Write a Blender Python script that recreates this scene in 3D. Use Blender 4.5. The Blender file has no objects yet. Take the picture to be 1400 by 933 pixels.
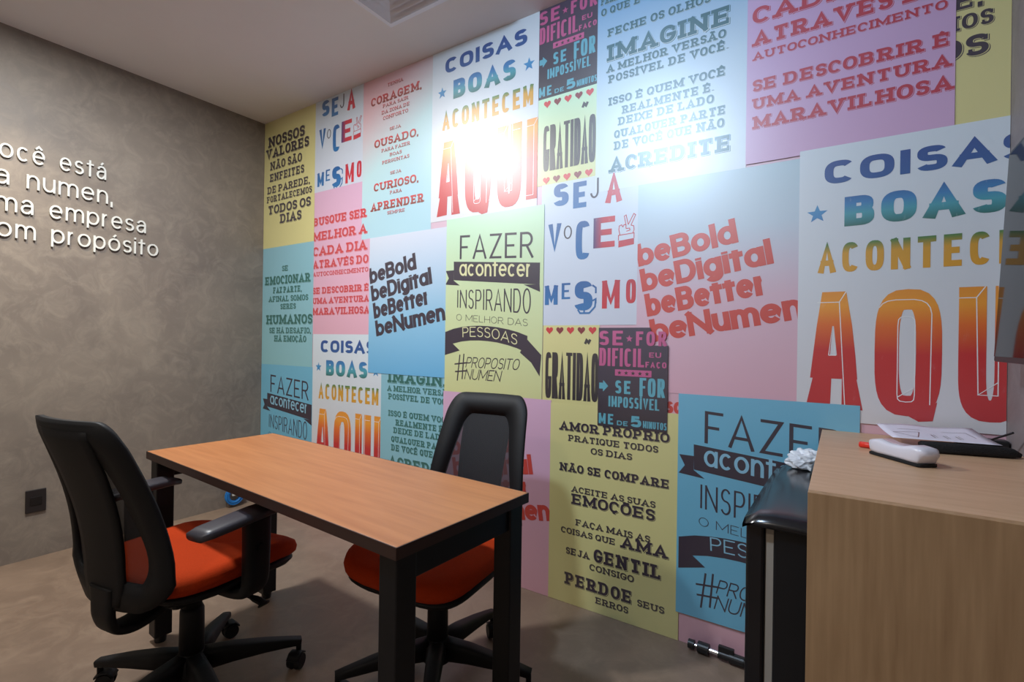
import bpy, bmesh, math, random
from mathutils import Vector, Matrix
random.seed(7)
PI = math.pi
C = bpy.context.scene.collection
sc = bpy.context.scene

# ------------------------------------------------------------------ camera
F_PX, PITCH, ROLL, YAW = 679.0, 0.00084, 0.014547, 0.585623
CAM = Vector((3.5624, -2.0343, 1.1865))
cd = bpy.data.cameras.new('camera'); cam = bpy.data.objects.new('camera', cd); C.objects.link(cam)
cd.sensor_fit = 'HORIZONTAL'; cd.sensor_width = 36; cd.lens = 36 * F_PX / 1400; cd.clip_start = .02
fw = Vector((-math.sin(YAW) * math.cos(PITCH), math.cos(YAW) * math.cos(PITCH), math.sin(PITCH)))
rt = Vector((math.cos(YAW), math.sin(YAW), 0)); up = rt.cross(fw)
r2 = rt * math.cos(ROLL) + up * math.sin(ROLL); u2 = -rt * math.sin(ROLL) + up * math.cos(ROLL)
m = Matrix((r2, u2, -fw)).transposed().to_4x4(); m.translation = CAM
cam.matrix_world = m
sc.camera = cam

# ------------------------------------------------------------------ world, view
H = 2.764
w = bpy.data.worlds.new('world'); sc.world = w; w.use_nodes = True
w.node_tree.nodes['Background'].inputs[0].default_value = (.55, .6, .7, 1)
w.node_tree.nodes['Background'].inputs[1].default_value = .3
sc.view_settings.view_transform = 'Standard'; sc.view_settings.look = 'None'
sc.view_settings.gamma = 1; sc.view_settings.use_curve_mapping = False
sc.view_settings.exposure = 0.45

# ------------------------------------------------------------------ lights (the room's ceiling lamps, plus one added fill lamp)
def lamp(kind, x, y, z, power, col, size, aim=None, cone=90, blend=1.0):
    l = bpy.data.lights.new('lamp_beam', kind); o = bpy.data.objects.new('lamp_beam', l); C.objects.link(o)
    l.energy = power; l.color = col
    if kind == 'AREA': l.shape = 'DISK'; l.size = size
    else: l.spot_size = math.radians(cone); l.spot_blend = blend; l.shadow_soft_size = size / 2
    o.location = (x, y, z)
    if aim: o.rotation_euler = (Vector(aim) - Vector((x, y, z))).to_track_quat('-Z', 'Y').to_euler()
    return o
LAMPS = [  # kind, x, y, power, colour, size, aim, cone
    ('AREA', 1.16, -1.28, 38, (.95, .96, .95), .17, None, 0),
    ('SPOT', 2.47, -1.77, 135, (.60, .78, 1.0), .2, (2.85, 0, 1.55), 124),
    ('SPOT', .66, -1.62, 78, (1.0, .84, .62), .09, (0, -1.25, .75), 80),
    ('AREA', 2.6, -2.95, 9, (1.0, .90, .78), .16, None, 0),  # fill lamp added to brighten the room, no known fixture
]
for kind, x, y, pw, col, sz, aim, cone in LAMPS:
    lamp(kind, x, y, H - .02, pw, col, sz, aim, cone)

# ------------------------------------------------------------------ materials
MURAL_ROUGH, MURAL_SPEC = .40, .7
def lin(c):
    return tuple(((v / 255) / 12.92 if v / 255 <= .04045 else ((v / 255 + .055) / 1.055) ** 2.4) for v in c) + (1,)
MATS = {}
def mat(name, rgb, rough=.5, metal=0, spec=.5, noise=0, nscale=8, bump=0, bscale=60, coat=0, stretch=(1, 1, 1), rgb2=None, emit=0):
    if name in MATS: return MATS[name]
    M = bpy.data.materials.new(name); M.use_nodes = True; nt = M.node_tree; b = nt.nodes['Principled BSDF']
    b.inputs['Base Color'].default_value = lin(rgb); b.inputs['Roughness'].default_value = rough
    b.inputs['Metallic'].default_value = metal; b.inputs['Specular IOR Level'].default_value = spec
    b.inputs['Coat Weight'].default_value = coat
    if emit:
        b.inputs['Emission Color'].default_value = lin(rgb); b.inputs['Emission Strength'].default_value = emit
    if noise or rgb2 or bump:
        tc = nt.nodes.new('ShaderNodeTexCoord'); mp = nt.nodes.new('ShaderNodeMapping'); mp.inputs['Scale'].default_value = stretch
        nt.links.new(tc.outputs['Object'], mp.inputs[0])
    if noise or rgb2:
        n = nt.nodes.new('ShaderNodeTexNoise'); n.inputs['Scale'].default_value = nscale; n.inputs['Detail'].default_value = 6
        nt.links.new(mp.outputs[0], n.inputs['Vector'])
        cr = nt.nodes.new('ShaderNodeValToRGB'); e = cr.color_ramp.elements
        c1 = lin(rgb); c2 = lin(rgb2) if rgb2 else tuple(v * (1 - noise) for v in c1[:3]) + (1,)
        e[0].position = .3; e[0].color = c2; e[1].position = .7; e[1].color = c1
        nt.links.new(n.outputs['Fac'], cr.inputs[0]); nt.links.new(cr.outputs[0], b.inputs['Base Color'])
    if bump:
        n2 = nt.nodes.new('ShaderNodeTexNoise'); n2.inputs['Scale'].default_value = bscale; n2.inputs['Detail'].default_value = 4
        nt.links.new(mp.outputs[0], n2.inputs['Vector'])
        bp = nt.nodes.new('ShaderNodeBump'); bp.inputs['Strength'].default_value = bump; bp.inputs['Distance'].default_value = .01
        nt.links.new(n2.outputs['Fac'], bp.inputs['Height']); nt.links.new(bp.outputs[0], b.inputs['Normal'])
    MATS[name] = M; return M

def ramp_mat(name, stops, axis=2, rough=.38, diag=0, worn=0, coat=0):
    """ink or paper whose printed colour changes along the sheet (generated coordinates)"""
    if name in MATS: return MATS[name]
    M = bpy.data.materials.new(name); M.use_nodes = True; nt = M.node_tree; b = nt.nodes['Principled BSDF']
    b.inputs['Roughness'].default_value = rough; b.inputs['Coat Weight'].default_value = coat
    tc = nt.nodes.new('ShaderNodeTexCoord'); sp = nt.nodes.new('ShaderNodeSeparateXYZ'); nt.links.new(tc.outputs['Generated'], sp.inputs[0])
    src = sp.outputs[axis]
    if diag:
        ma = nt.nodes.new('ShaderNodeMath'); ma.operation = 'MULTIPLY_ADD'; ma.inputs[1].default_value = diag
        nt.links.new(sp.outputs[0], ma.inputs[0]); nt.links.new(src, ma.inputs[2]); src = ma.outputs[0]
    cr = nt.nodes.new('ShaderNodeValToRGB'); e = cr.color_ramp.elements
    while len(e) < len(stops): e.new(.5)
    for i, (p, c) in enumerate(stops): e[i].position = p; e[i].color = lin(c)
    nt.links.new(src, cr.inputs[0]); out = cr.outputs[0]
    if worn:   # speckled wood-type ink
        n = nt.nodes.new('ShaderNodeTexNoise'); n.inputs['Scale'].default_value = 34; n.inputs['Detail'].default_value = 9; n.inputs['Roughness'].default_value = .75
        mp = nt.nodes.new('ShaderNodeMapping'); mp.inputs['Scale'].default_value = (1.6, 1, .55)
        nt.links.new(tc.outputs['Object'], mp.inputs[0]); nt.links.new(mp.outputs[0], n.inputs['Vector'])
        c2 = nt.nodes.new('ShaderNodeValToRGB'); c2.color_ramp.elements[0].position = .60; c2.color_ramp.elements[1].position = .74
        c2.color_ramp.elements[0].color = (0, 0, 0, 1); c2.color_ramp.elements[1].color = (worn, worn, worn, 1)
        nt.links.new(n.outputs['Fac'], c2.inputs[0])
        mx = nt.nodes.new('ShaderNodeMixRGB'); nt.links.new(c2.outputs[0], mx.inputs[0]); nt.links.new(out, mx.inputs[1]); mx.inputs[2].default_value = lin((215, 220, 228)); out = mx.outputs[0]
    nt.links.new(out, b.inputs['Base Color'])
    MATS[name] = M; return M

# ------------------------------------------------------------------ object helpers
def obj(name, bm, mt, parent=None, smooth=False, loc=None):
    if isinstance(bm, bmesh.types.BMesh):
        me = bpy.data.meshes.new(name); bm.normal_update(); bm.to_mesh(me); bm.free()
    else: me = bm
    if smooth:
        for p in me.polygons: p.use_smooth = True
    o = bpy.data.objects.new(name, me); C.objects.link(o)
    if mt and not len(me.materials): me.materials.append(mt)
    if parent is not None: o.parent = parent
    if loc: o.location = loc
    return o
def tag(o, label, cat, group=None):
    o['label'] = label; o['category'] = cat
    if group: o['group'] = group
    return o
def thing(name, label, cat, loc=(0, 0, 0), rz=0, group=None):
    o = bpy.data.objects.new(name, None); C.objects.link(o); o.empty_display_size = .1
    o.location = loc; o.rotation_euler = (0, 0, rz)
    return tag(o, label, cat, group)
def struct(name, bm, mt, parent=None):
    o = obj(name, bm, mt, parent)
    if parent is None: o['kind'] = 'structure'
    return o
def box(bm, x0, x1, y0, y1, z0, z1, bev=0, seg=2):
    b2 = bmesh.new()
    v = [b2.verts.new((x, y, z)) for x in (x0, x1) for y in (y0, y1) for z in (z0, z1)]
    for f in ((0, 1, 3, 2), (4, 6, 7, 5), (0, 4, 5, 1), (2, 3, 7, 6), (0, 2, 6, 4), (1, 5, 7, 3)): b2.faces.new([v[i] for i in f])
    if bev: bmesh.ops.bevel(b2, geom=b2.edges[:], offset=bev, segments=seg, affect='EDGES', profile=.5)
    bmesh.ops.recalc_face_normals(b2, faces=b2.faces[:])
    merge(bm, b2); return bm
def merge(bm, b2, mtx=None):
    if mtx is not None: bmesh.ops.transform(b2, matrix=mtx, verts=b2.verts[:])
    me = bpy.data.meshes.new('tmp'); b2.to_mesh(me); b2.free(); bm.from_mesh(me); bpy.data.meshes.remove(me)
def nb(): return bmesh.new()
def cyl(bm, p0, p1, ra, rb=None, n=20, caps=True):
    rb = ra if rb is None else rb; p0, p1 = Vector(p0), Vector(p1); d = p1 - p0
    b2 = bmesh.new(); bmesh.ops.create_cone(b2, cap_ends=caps, segments=n, radius1=ra, radius2=rb, depth=d.length)
    q = d.to_track_quat('Z', 'Y').to_matrix().to_4x4(); q.translation = (p0 + p1) / 2
    merge(bm, b2, q); return bm
def lathe(bm, prof, n=24, mtx=None):
    b2 = bmesh.new(); rings = []
    for r, z in prof:
        rings.append([b2.verts.new((r * math.cos(2 * PI * k / n), r * math.sin(2 * PI * k / n), z)) for k in range(n)])
    for a, b in zip(rings, rings[1:]):
        for k in range(n): b2.faces.new((a[k], a[(k + 1) % n], b[(k + 1) % n], b[k]))
    b2.faces.new(rings[0][::-1]); b2.faces.new(rings[-1])
    bmesh.ops.recalc_face_normals(b2, faces=b2.faces[:]); merge(bm, b2, mtx); return bm
def sweep(bm, pts, sizes, side=Vector((1, 0, 0)), bevel=.25, n=4):
    """rounded rectangular section (half width, half thickness) swept along pts"""
    pts = [Vector(p) for p in pts]; rings = []; b2 = bmesh.new()
    for i, p in enumerate(pts):
        t = (pts[min(i + 1, len(pts) - 1)] - pts[max(i - 1, 0)]).normalized()
        s = (side - t * side.dot(t)).normalized(); nn = t.cross(s)
        a, b = sizes[i] if isinstance(sizes, list) else sizes
        r = []
        for k in range(16):
            an = 2 * PI * (k + .5) / 16; c, q = math.cos(an), math.sin(an)
            e = 2 / n
            r.append(b2.verts.new(p + s * a * math.copysign(abs(c) ** e, c) + nn * b * math.copysign(abs(q) ** e, q)))
        rings.append(r)
    for a, b in zip(rings, rings[1:]):
        for k in range(16): b2.faces.new((a[k], a[(k + 1) % 16], b[(k + 1) % 16], b[k]))
    b2.faces.new(rings[0][::-1]); b2.faces.new(rings[-1])
    bmesh.ops.recalc_face_normals(b2, faces=b2.faces[:]); merge(bm, b2); return bm
def tube(bm, pts, r, n=10):
    return sweep(bm, pts, (r, r), side=Vector((.31, .2, .93)), n=2)
def spline(P, n=8):
    P = [Vector(p) for p in P]; out = []
    for i in range(len(P) - 1):
        a, b, c, d = P[max(i - 1, 0)], P[i], P[i + 1], P[min(i + 2, len(P) - 1)]
        for k in range(n):
            t = k / n; out.append(.5 * ((2 * b) + (c - a) * t + (2 * a - 5 * b + 4 * c - d) * t * t + (3 * b - a - 3 * c + d) * t ** 3))
    return out + [P[-1]]

# ------------------------------------------------------------------ stroke alphabet (drawn here, no font files)
SE = [2.0]      # superellipse exponent of the bowls of the current style
def arc(cx, cy, rx, ry, a0, a1, n=14):
    o = []
    e = 2 / SE[0]
    for i in range(n + 1):
        a = math.radians(a0 + (a1 - a0) * i / n); c, s = math.cos(a), math.sin(a)
        o.append((cx + rx * math.copysign(abs(c) ** e, c), cy + ry * math.copysign(abs(s) ** e, s)))
    return o
def glyph(ch):
    """-> width, strokes, slabs.  unit box, y up; slab = (x, y, 'h'|'v')"""
    A = arc
    g = {
        'A': lambda: (.78, [[(0, 0), (.5, 1), (1, 0)], [(.2, .3), (.8, .3)]], [(0, 0, 'h'), (1, 0, 'h')]),
        'B': lambda: (.62, [[(0, 0), (0, 1)], [(0, 1), (.5, 1)] + A(.55, .77, .4, .23, 90, -90, 10) + [(0, .54)], [(0, .54), (.5, .54)] + A(.55, .27, .45, .27, 90, -90, 10) + [(0, 0)]], [(0, 0, 'h-'), (0, 1, 'h-')]),
        'C': lambda: (.68, [A(.5, .5, .5, .5, 42, 318, 26)], [(.9, .8, 'v')]),
        'D': lambda: (.7, [[(0, 0), (0, 1)], [(0, 1), (.4, 1)] + A(.45, .5, .55, .5, 90, -90, 18) + [(0, 0)]], [(0, 0, 'h-'), (0, 1, 'h-')]),
        'E': lambda: (.58, [[(1, 1), (0, 1), (0, 0), (1, 0)], [(0, .5), (.78, .5)]], [(0, 0, 'h-'), (0, 1, 'h-'), (1, .88, 'v'), (1, .12, 'v')]),
        'F': lambda: (.56, [[(1, 1), (0, 1), (0, 0)], [(0, .5), (.75, .5)]], [(0, 0, 'h'), (0, 1, 'h-'), (1, .88, 'v')]),
        'G': lambda: (.72, [A(.5, .5, .5, .5, 45, 340, 26) + [(.97, .42)], [(.55, .44), (1.0, .44)]], [(.9, .8, 'v')]),
        'H': lambda: (.72, [[(0, 0), (0, 1)], [(1, 0), (1, 1)], [(0, .5), (1, .5)]], [(0, 0, 'h'), (0, 1, 'h'), (1, 0, 'h'), (1, 1, 'h')]),
        'I': lambda: (.02, [[(.5, 0), (.5, 1)]], [(.5, 0, 'h'), (.5, 1, 'h')]),
        'J': lambda: (.48, [[(1, 1), (1, .3)] + A(.5, .3, .5, .3, 0, -170, 12)], [(1, 1, 'h')]),
        'L': lambda: (.54, [[(0, 1), (0, 0), (1, 0)]], [(0, 1, 'h'), (0, 0, 'h-'), (1, .12, 'v')]),
        'M': lambda: (.92, [[(0, 0), (0, 1)], [(0, 1), (.5, .2), (1, 1)], [(1, 1), (1, 0)]], [(0, 0, 'h'), (1, 0, 'h'), (0, 1, 'h-'), (1, 1, 'h+')]),
        'N': lambda: (.74, [[(0, 0), (0, 1)], [(0, 1), (1, 0)], [(1, 0), (1, 1)]], [(0, 0, 'h'), (1, 1, 'h'), (0, 1, 'h-')]),
        'O': lambda: (.74, [A(.5, .5, .5, .5, 0, 360, 32)], []),
        'P': lambda: (.6, [[(0, 0), (0, 1)], [(0, 1), (.5, 1)] + A(.55, .72, .45, .28, 90, -90, 12) + [(0, .44)]], [(0, 0, 'h'), (0, 1, 'h-')]),
        'Q': lambda: (.74, [A(.5, .5, .5, .5, 0, 360, 32), [(.6, .28), (.95, -.08)]], []),
        'R': lambda: (.66, [[(0, 0), (0, 1)], [(0, 1), (.5, 1)] + A(.52, .74, .42, .26, 90, -90, 12) + [(0, .48)], [(.5, .48), (1, 0)]], [(0, 0, 'h'), (0, 1, 'h-'), (1, 0, 'h')]),
        'S': lambda: (.56, [A(.5, .76, .46, .24, 22, 270, 18)[:-1] + A(.5, .26, .5, .26, 90, -158, 18)], [(.93, .86, 'v'), (.03, .15, 'v')]),
        'T': lambda: (.64, [[(0, 1), (1, 1)], [(.5, 1), (.5, 0)]], [(.5, 0, 'h'), (0, .88, 'v'), (1, .88, 'v')]),
        'U': lambda: (.7, [[(0, 1), (0, .4)] + A(.5, .4, .5, .4, 180, 360, 18) + [(1, 1)]], [(0, 1, 'h'), (1, 1, 'h')]),
        'V': lambda: (.76, [[(0, 1), (.5, 0), (1, 1)]], [(0, 1, 'h'), (1, 1, 'h')]),
        'X': lambda: (.72, [[(0, 1), (1, 0)], [(0, 0), (1, 1)]], []),
        'Z': lambda: (.62, [[(0, 1), (1, 1), (0, 0), (1, 0)]], [(0, .88, 'v'), (1, .12, 'v')]),
        '5': lambda: (.6, [[(.95, 1), (.08, 1), (.04, .56), (.3, .62)] + A(.45, .31, .55, .31, 95, -155, 18)], []),
        ',': lambda: (.0, [[(.7, .12), (.3, -.22)]], []), '.': lambda: (.0, [[(.5, 0), (.5, .06)]], []),
        '#': lambda: (.8, [[(.2, -.05), (.35, 1.05)], [(.6, -.05), (.75, 1.05)], [(0, .33), (.95, .36)], [(.05, .68), (1, .71)]], []),
        # lower case, x-height .7
        'a': lambda: (.56, [A(.5, .35, .5, .35, 0, 360, 24), [(1, 0), (1, .7)]], []),
        'ä': lambda: (.5, [[(.95, 0), (.95, .45)] + A(.5, .45, .45, .26, 0, 160, 10), [(.95, .42), (.5, .42)] + A(.42, .2, .42, .21, 90, 270, 10) + [(.6, 0), (.95, .2)]], []),
        'b': lambda: (.56, [[(0, 0), (0, 1)], A(.5, .35, .5, .35, 0, 360, 24)], []),
        'c': lambda: (.5, [A(.5, .35, .5, .35, 45, 315, 20)], []),
        'd': lambda: (.56, [[(1, 0), (1, 1)], A(.5, .35, .5, .35, 0, 360, 24)], []),
        'e': lambda: (.54, [[(0, .37), (1, .37)] + A(.5, .35, .5, .35, 0, 318, 24)], []),
        'g': lambda: (.56, [A(.5, .35, .5, .35, 0, 360, 24), [(1, .7), (1, -.02)] + A(.5, -.02, .5, .26, 0, -150, 12)], []),
        'i': lambda: (.0, [[(.5, 0), (.5, .7)], [(.5, .88), (.5, 1.0)]], []),
        'l': lambda: (.0, [[(.5, 0), (.5, 1)]], []),
        'm': lambda: (.84, [[(0, 0), (0, .7)], A(.25, .42, .25, .28, 180, 0, 10) + [(.5, 0)], A(.75, .42, .25, .28, 180, 0, 10) + [(1, 0)]], []),
        'n': lambda: (.46, [[(0, 0), (0, .7)], A(.5, .38, .5, .32, 180, 0, 12) + [(1, 0)]], []),
        'o': lambda: (.58, [A(.5, .35, .5, .35, 0, 360, 24)], []),
        'p': lambda: (.56, [[(0, -.28), (0, .7)], A(.5, .35, .5, .35, 0, 360, 24)], []),
        'r': lambda: (.26, [[(0, 0), (0, .7)], [(0, .4)] + A(.8, .4, .8, .3, 170, 90, 8)], []),
        's': lambda: (.42, [A(.5, .53, .46, .17, 25, 270, 14)[:-1] + A(.5, .18, .5, .18, 90, -155, 14)], []),
        't': lambda: (.3, [[(.45, 0), (.45, .95)], [(0, .7), (1, .7)]], []),
        'u': lambda: (.46, [[(1, 0), (1, .7)], [(0, .7), (0, .32)] + A(.5, .32, .5, .32, 180, 360, 12)], []),
        'v': lambda: (.5, [[(0, .7), (.5, 0), (1, .7)]], []),
    }
    acc = {'Á': ('A', 'a'), 'Ã': ('A', '~'), 'É': ('E', 'a'), 'Ê': ('E', '^'), 'Í': ('I', 'a'), 'Ó': ('O', 'a'), 'Õ': ('O', '~'), 'Ç': ('C', ','),
           'ê': ('e', '^'), 'á': ('ä', 'a'), 'ó': ('o', 'a')}
    if ch in acc:
        base, k = acc[ch]; wd, st, sl = g[base](); st = list(st)
        y = 1.0 if base.isupper() else .72
        if k == 'a': st.append([(.42, y + .1), (.66, y + .26)])
        if k == '^': st.append([(.2, y + .1), (.5, y + .26), (.8, y + .1)])
        if k == '~': st.append([(.15, y + .12), (.35, y + .2), (.65, y + .13), (.85, y + .21)])
        if k == ',': st.append([(.52, -.06), (.42, -.24)])
        return wd, st, sl
    return g[ch]()

def stroke_quads(P, hx, hz, closed):
    """outline of a polyline with half thickness hx across, hz up; anisotropic pen"""
    Q = [(x / hx, z / hz) for x, z in P]
    Q = [q for i, q in enumerate(Q) if i == 0 or math.hypot(q[0] - Q[i - 1][0], q[1] - Q[i - 1][1]) > 1e-3]
    n = len(Q)
    if n < 2: return []
    L, Rr = [], []
    for i in range(n):
        if closed and i in (0, n - 1): a, b = Q[n - 2], Q[1]; p = Q[0]; d1 = (p[0] - a[0], p[1] - a[1]); d2 = (b[0] - p[0], b[1] - p[1])
        else:
            p = Q[i]; d1 = (p[0] - Q[i - 1][0], p[1] - Q[i - 1][1]) if i else (Q[1][0] - p[0], Q[1][1] - p[1])
            d2 = (Q[i + 1][0] - p[0], Q[i + 1][1] - p[1]) if i < n - 1 else d1
        l1 = math.hypot(*d1) or 1; l2 = math.hypot(*d2) or 1
        n1 = (-d1[1] / l1, d1[0] / l1); n2 = (-d2[1] / l2, d2[0] / l2)
        mx, mz = n1[0] + n2[0], n1[1] + n2[1]; ml = mx * mx + mz * mz
        if ml < .55: k = 1.9 / math.sqrt(max(ml, 1e-4)); 
        else: k = 2 / ml
        mx, mz = mx * k, mz * k
        ln = math.hypot(mx, mz)
        if ln > 1.9: mx, mz = mx * 1.9 / ln, mz * 1.9 / ln
        L.append(((p[0] + mx) * hx, (p[1] + mz) * hz)); Rr.append(((p[0] - mx) * hx, (p[1] - mz) * hz))
    return [(L[i], L[i + 1], Rr[i + 1], Rr[i]) for i in range(n - 1)]

# style: stem, bar (relative to cap height), slab half length, spacing, superellipse, space
STY = {
    'slab':  dict(t=.25, b=.20, s=.13, sp=.10, se=2.3, wd=1.0, spc=.34),
    'slabs': dict(t=.22, b=.18, s=.13, sp=.11, se=2.3, wd=1.0, spc=.36),
    'wood':  dict(t=.26, b=.19, s=0, sp=.26, se=2.8, wd=1.0, spc=.5),
    'woodwide': dict(t=.33, b=.24, s=.0, sp=.18, se=2.8, wd=1.0, spc=.5),
    'cond':  dict(t=.19, b=.13, s=0, sp=.10, se=3.2, wd=.6, spc=.25),
    'tall':  dict(t=.115, b=.07, s=0, sp=.022, se=3.2, wd=.3, spc=.25),
    'light': dict(t=.10, b=.09, s=0, sp=.16, se=2.0, wd=1.0, spc=.4),
    'thin':  dict(t=.075, b=.065, s=0, sp=.12, se=2.0, wd=1.0, spc=.4),
    'geo':   dict(t=.135, b=.125, s=0, sp=.07, se=2.0, wd=1.0, spc=.3),
    'bold':  dict(t=.245, b=.215, s=0, sp=.02, se=2.05, wd=1.0, spc=.3),
    'ring':  dict(t=.09, b=.09, s=0, sp=.13, se=2.1, wd=1.15, spc=.42),
    'hand':  dict(t=.075, b=.09, s=0, sp=.10, se=2.2, wd=.8, spc=.3),
}
def text_quads(text, x0, x1, z, h, style, grow=0, tilt=0, shear=0, warp=None, h1=None, per=False):
    S = STY[style]; SE[0] = S['se']; t = S['t'] * h; b = S['b'] * h; s = S['s'] * h
    items = []; pen = 0; sps = 0
    gl = []
    for ch in text:
        if ch == ' ': gl.append((ch, S['spc'] * S['wd'], [], [])); continue
        wd, st, sl = glyph(ch); gl.append((ch, wd * S['wd'], st, sl))
    fixed = 0; flex = 0
    for i, (ch, wd, st, sl) in enumerate(gl):
        side = s if any(q[2][0] == 'h' for q in sl) else 0
        if ch == ' ': flex += wd * h * .5; fixed += wd * h * .75; continue
        flex += wd * h; fixed += t + 2 * side * .8
        if i < len(gl) - 1: fixed += S['sp'] * h * (.6 if gl[i + 1][0] == ' ' else 1)
    k = (x1 - x0 - fixed) / flex if flex > 0 else 1
    if k < .6:       # too tight: narrow the pen as well
        f2 = (x1 - x0) / (fixed + flex * .6); k = .6 * f2; tf = f2
    else: tf = 1
    if k > 1.35 and flex:      # spread out: share the surplus between widths and gaps
        kk = 1.35; extra = (x1 - x0 - fixed - flex * kk) / max(1, len(gl) - 1); k = kk
    else: extra = 0
    t *= tf; s *= tf; pen = x0; SPT = S['sp'] * h * tf
    letters = []
    for i, (ch, wd, st, sl) in enumerate(gl):
        if ch == ' ': pen += wd * h * (.5 * k + .75) * tf + extra; continue
        side = (s if any(q[2][0] == 'h' for q in sl) else 0) * .8
        W = wd * h * k; ox = pen + side + t / 2
        hz = b / 2 + grow; hx = t / 2 + grow
        yb = b / 2; hh = h - b
        quads = []
        def mp(p): return (ox + p[0] * W, yb + p[1] * hh)
        for P in st:
            pts = [mp(p) for p in P]
            closed = len(P) > 6 and math.hypot(P[0][0] - P[-1][0], P[0][1] - P[-1][1]) < 1e-4
            if not closed:   # square ends flush with the cap line
                pts = list(pts)
                for a, bb in ((0, 1), (-1, -2)):
                    if P[a][1] in (0, 1, .7) and abs(P[a][1] - P[bb][1]) > .2:
                        sg = 1 if P[a][1] > P[bb][1] else -1
                        dx = pts[a][0] - pts[bb][0]; dz = pts[a][1] - pts[bb][1]; e = sg * (b / 2 + grow)
                        pts[a] = (pts[a][0] + dx / dz * e, pts[a][1] + e)
                    elif abs(P[a][1] - P[bb][1]) < .02:
                        sg = 1 if P[a][0] > P[bb][0] else -1
                        pts[a] = (pts[a][0] + sg * (t / 2 + grow) * (1 if len(P) < 6 else 0), pts[a][1])
            quads += stroke_quads(pts, hx, hz, closed)
        if s:
            for (gx, gz, kd) in sl:
                cx, cz = mp((gx, gz))
                if kd[0] == 'h':
                    a = cx - (hx + s if kd in ('h', 'h-') else hx); c = cx + (hx + s if kd in ('h', 'h+') else hx)
                    quads.append(((a - grow * 0, cz - hz), (c, cz - hz), (c, cz + hz), (a, cz + hz)))
                else:
                    e = s * .95 + grow
                    quads.append(((cx - hx * .25, cz - e), (cx + hx, cz - e), (cx + hx, cz + e), (cx - hx * .25, cz + e)))
        out = []
        for q in quads:
            qq = []
            for (x, zz) in q:
                fr = (x - x0) / (x1 - x0)
                if h1: zz = zz * (1 + (h1 / h - 1) * fr) - (h1 - h) * fr * .55
                if shear: x = x + zz * shear
                z2 = z + zz + tilt * (x - x0)
                x2 = x - tilt * zz * (1 if abs(tilt) > .1 else 0)
                if warp: x2, z2 = warp(x2, z2, fr)
                qq.append((x2, z2))
            out.append(qq)
        letters.append((ch, out))
        pen = ox + W + t / 2 + side + SPT * (.6 if i < len(gl) - 1 and gl[i + 1][0] == ' ' else 1) + extra
    return letters if per else [q for _, o in letters for q in o]

def quads_mesh(name, quads, y, mt, parent, clip=None, smooth=False):
    bm = nb(); seen = {}
    for i, q in enumerate(quads):
        yy = y - (i % 40) * 4e-6
        parts = [q]
        if len(q) == 4:      # a folded quad at a sharp bend becomes two triangles
            ar = lambda a, b, c: (b[0] - a[0]) * (c[1] - a[1]) - (b[1] - a[1]) * (c[0] - a[0])
            if ar(q[0], q[1], q[2]) * ar(q[0], q[2], q[3]) < 0 or ar(q[1], q[2], q[3]) * ar(q[1], q[3], q[0]) < 0: parts = [(q[0], q[1], q[2]), (q[0], q[2], q[3])]
        for k_, p_ in enumerate(parts): bm.faces.new([bm.verts.new((x, yy - k_ * 2e-6, z)) for x, z in p_])
    for f in bm.faces:
        f.normal_update()
    bmesh.ops.dissolve_degenerate(bm, dist=1e-6, edges=bm.edges[:])
    for f in bm.faces:
        f.normal_update()
        if f.normal.y > 0: f.normal_flip()
    if clip:
        cx0, cx1, cz0, cz1 = clip
        for co, no in (((cx0, 0, 0), (-1, 0, 0)), ((cx1, 0, 0), (1, 0, 0)), ((0, 0, cz0), (0, 0, -1)), ((0, 0, cz1), (0, 0, 1))):
            bmesh.ops.bisect_plane(bm, geom=bm.verts[:] + bm.edges[:] + bm.faces[:], plane_co=co, plane_no=no, clear_outer=True)
    if not bm.faces: bm.free(); return None
    return obj(name, bm, mt, parent)

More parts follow.
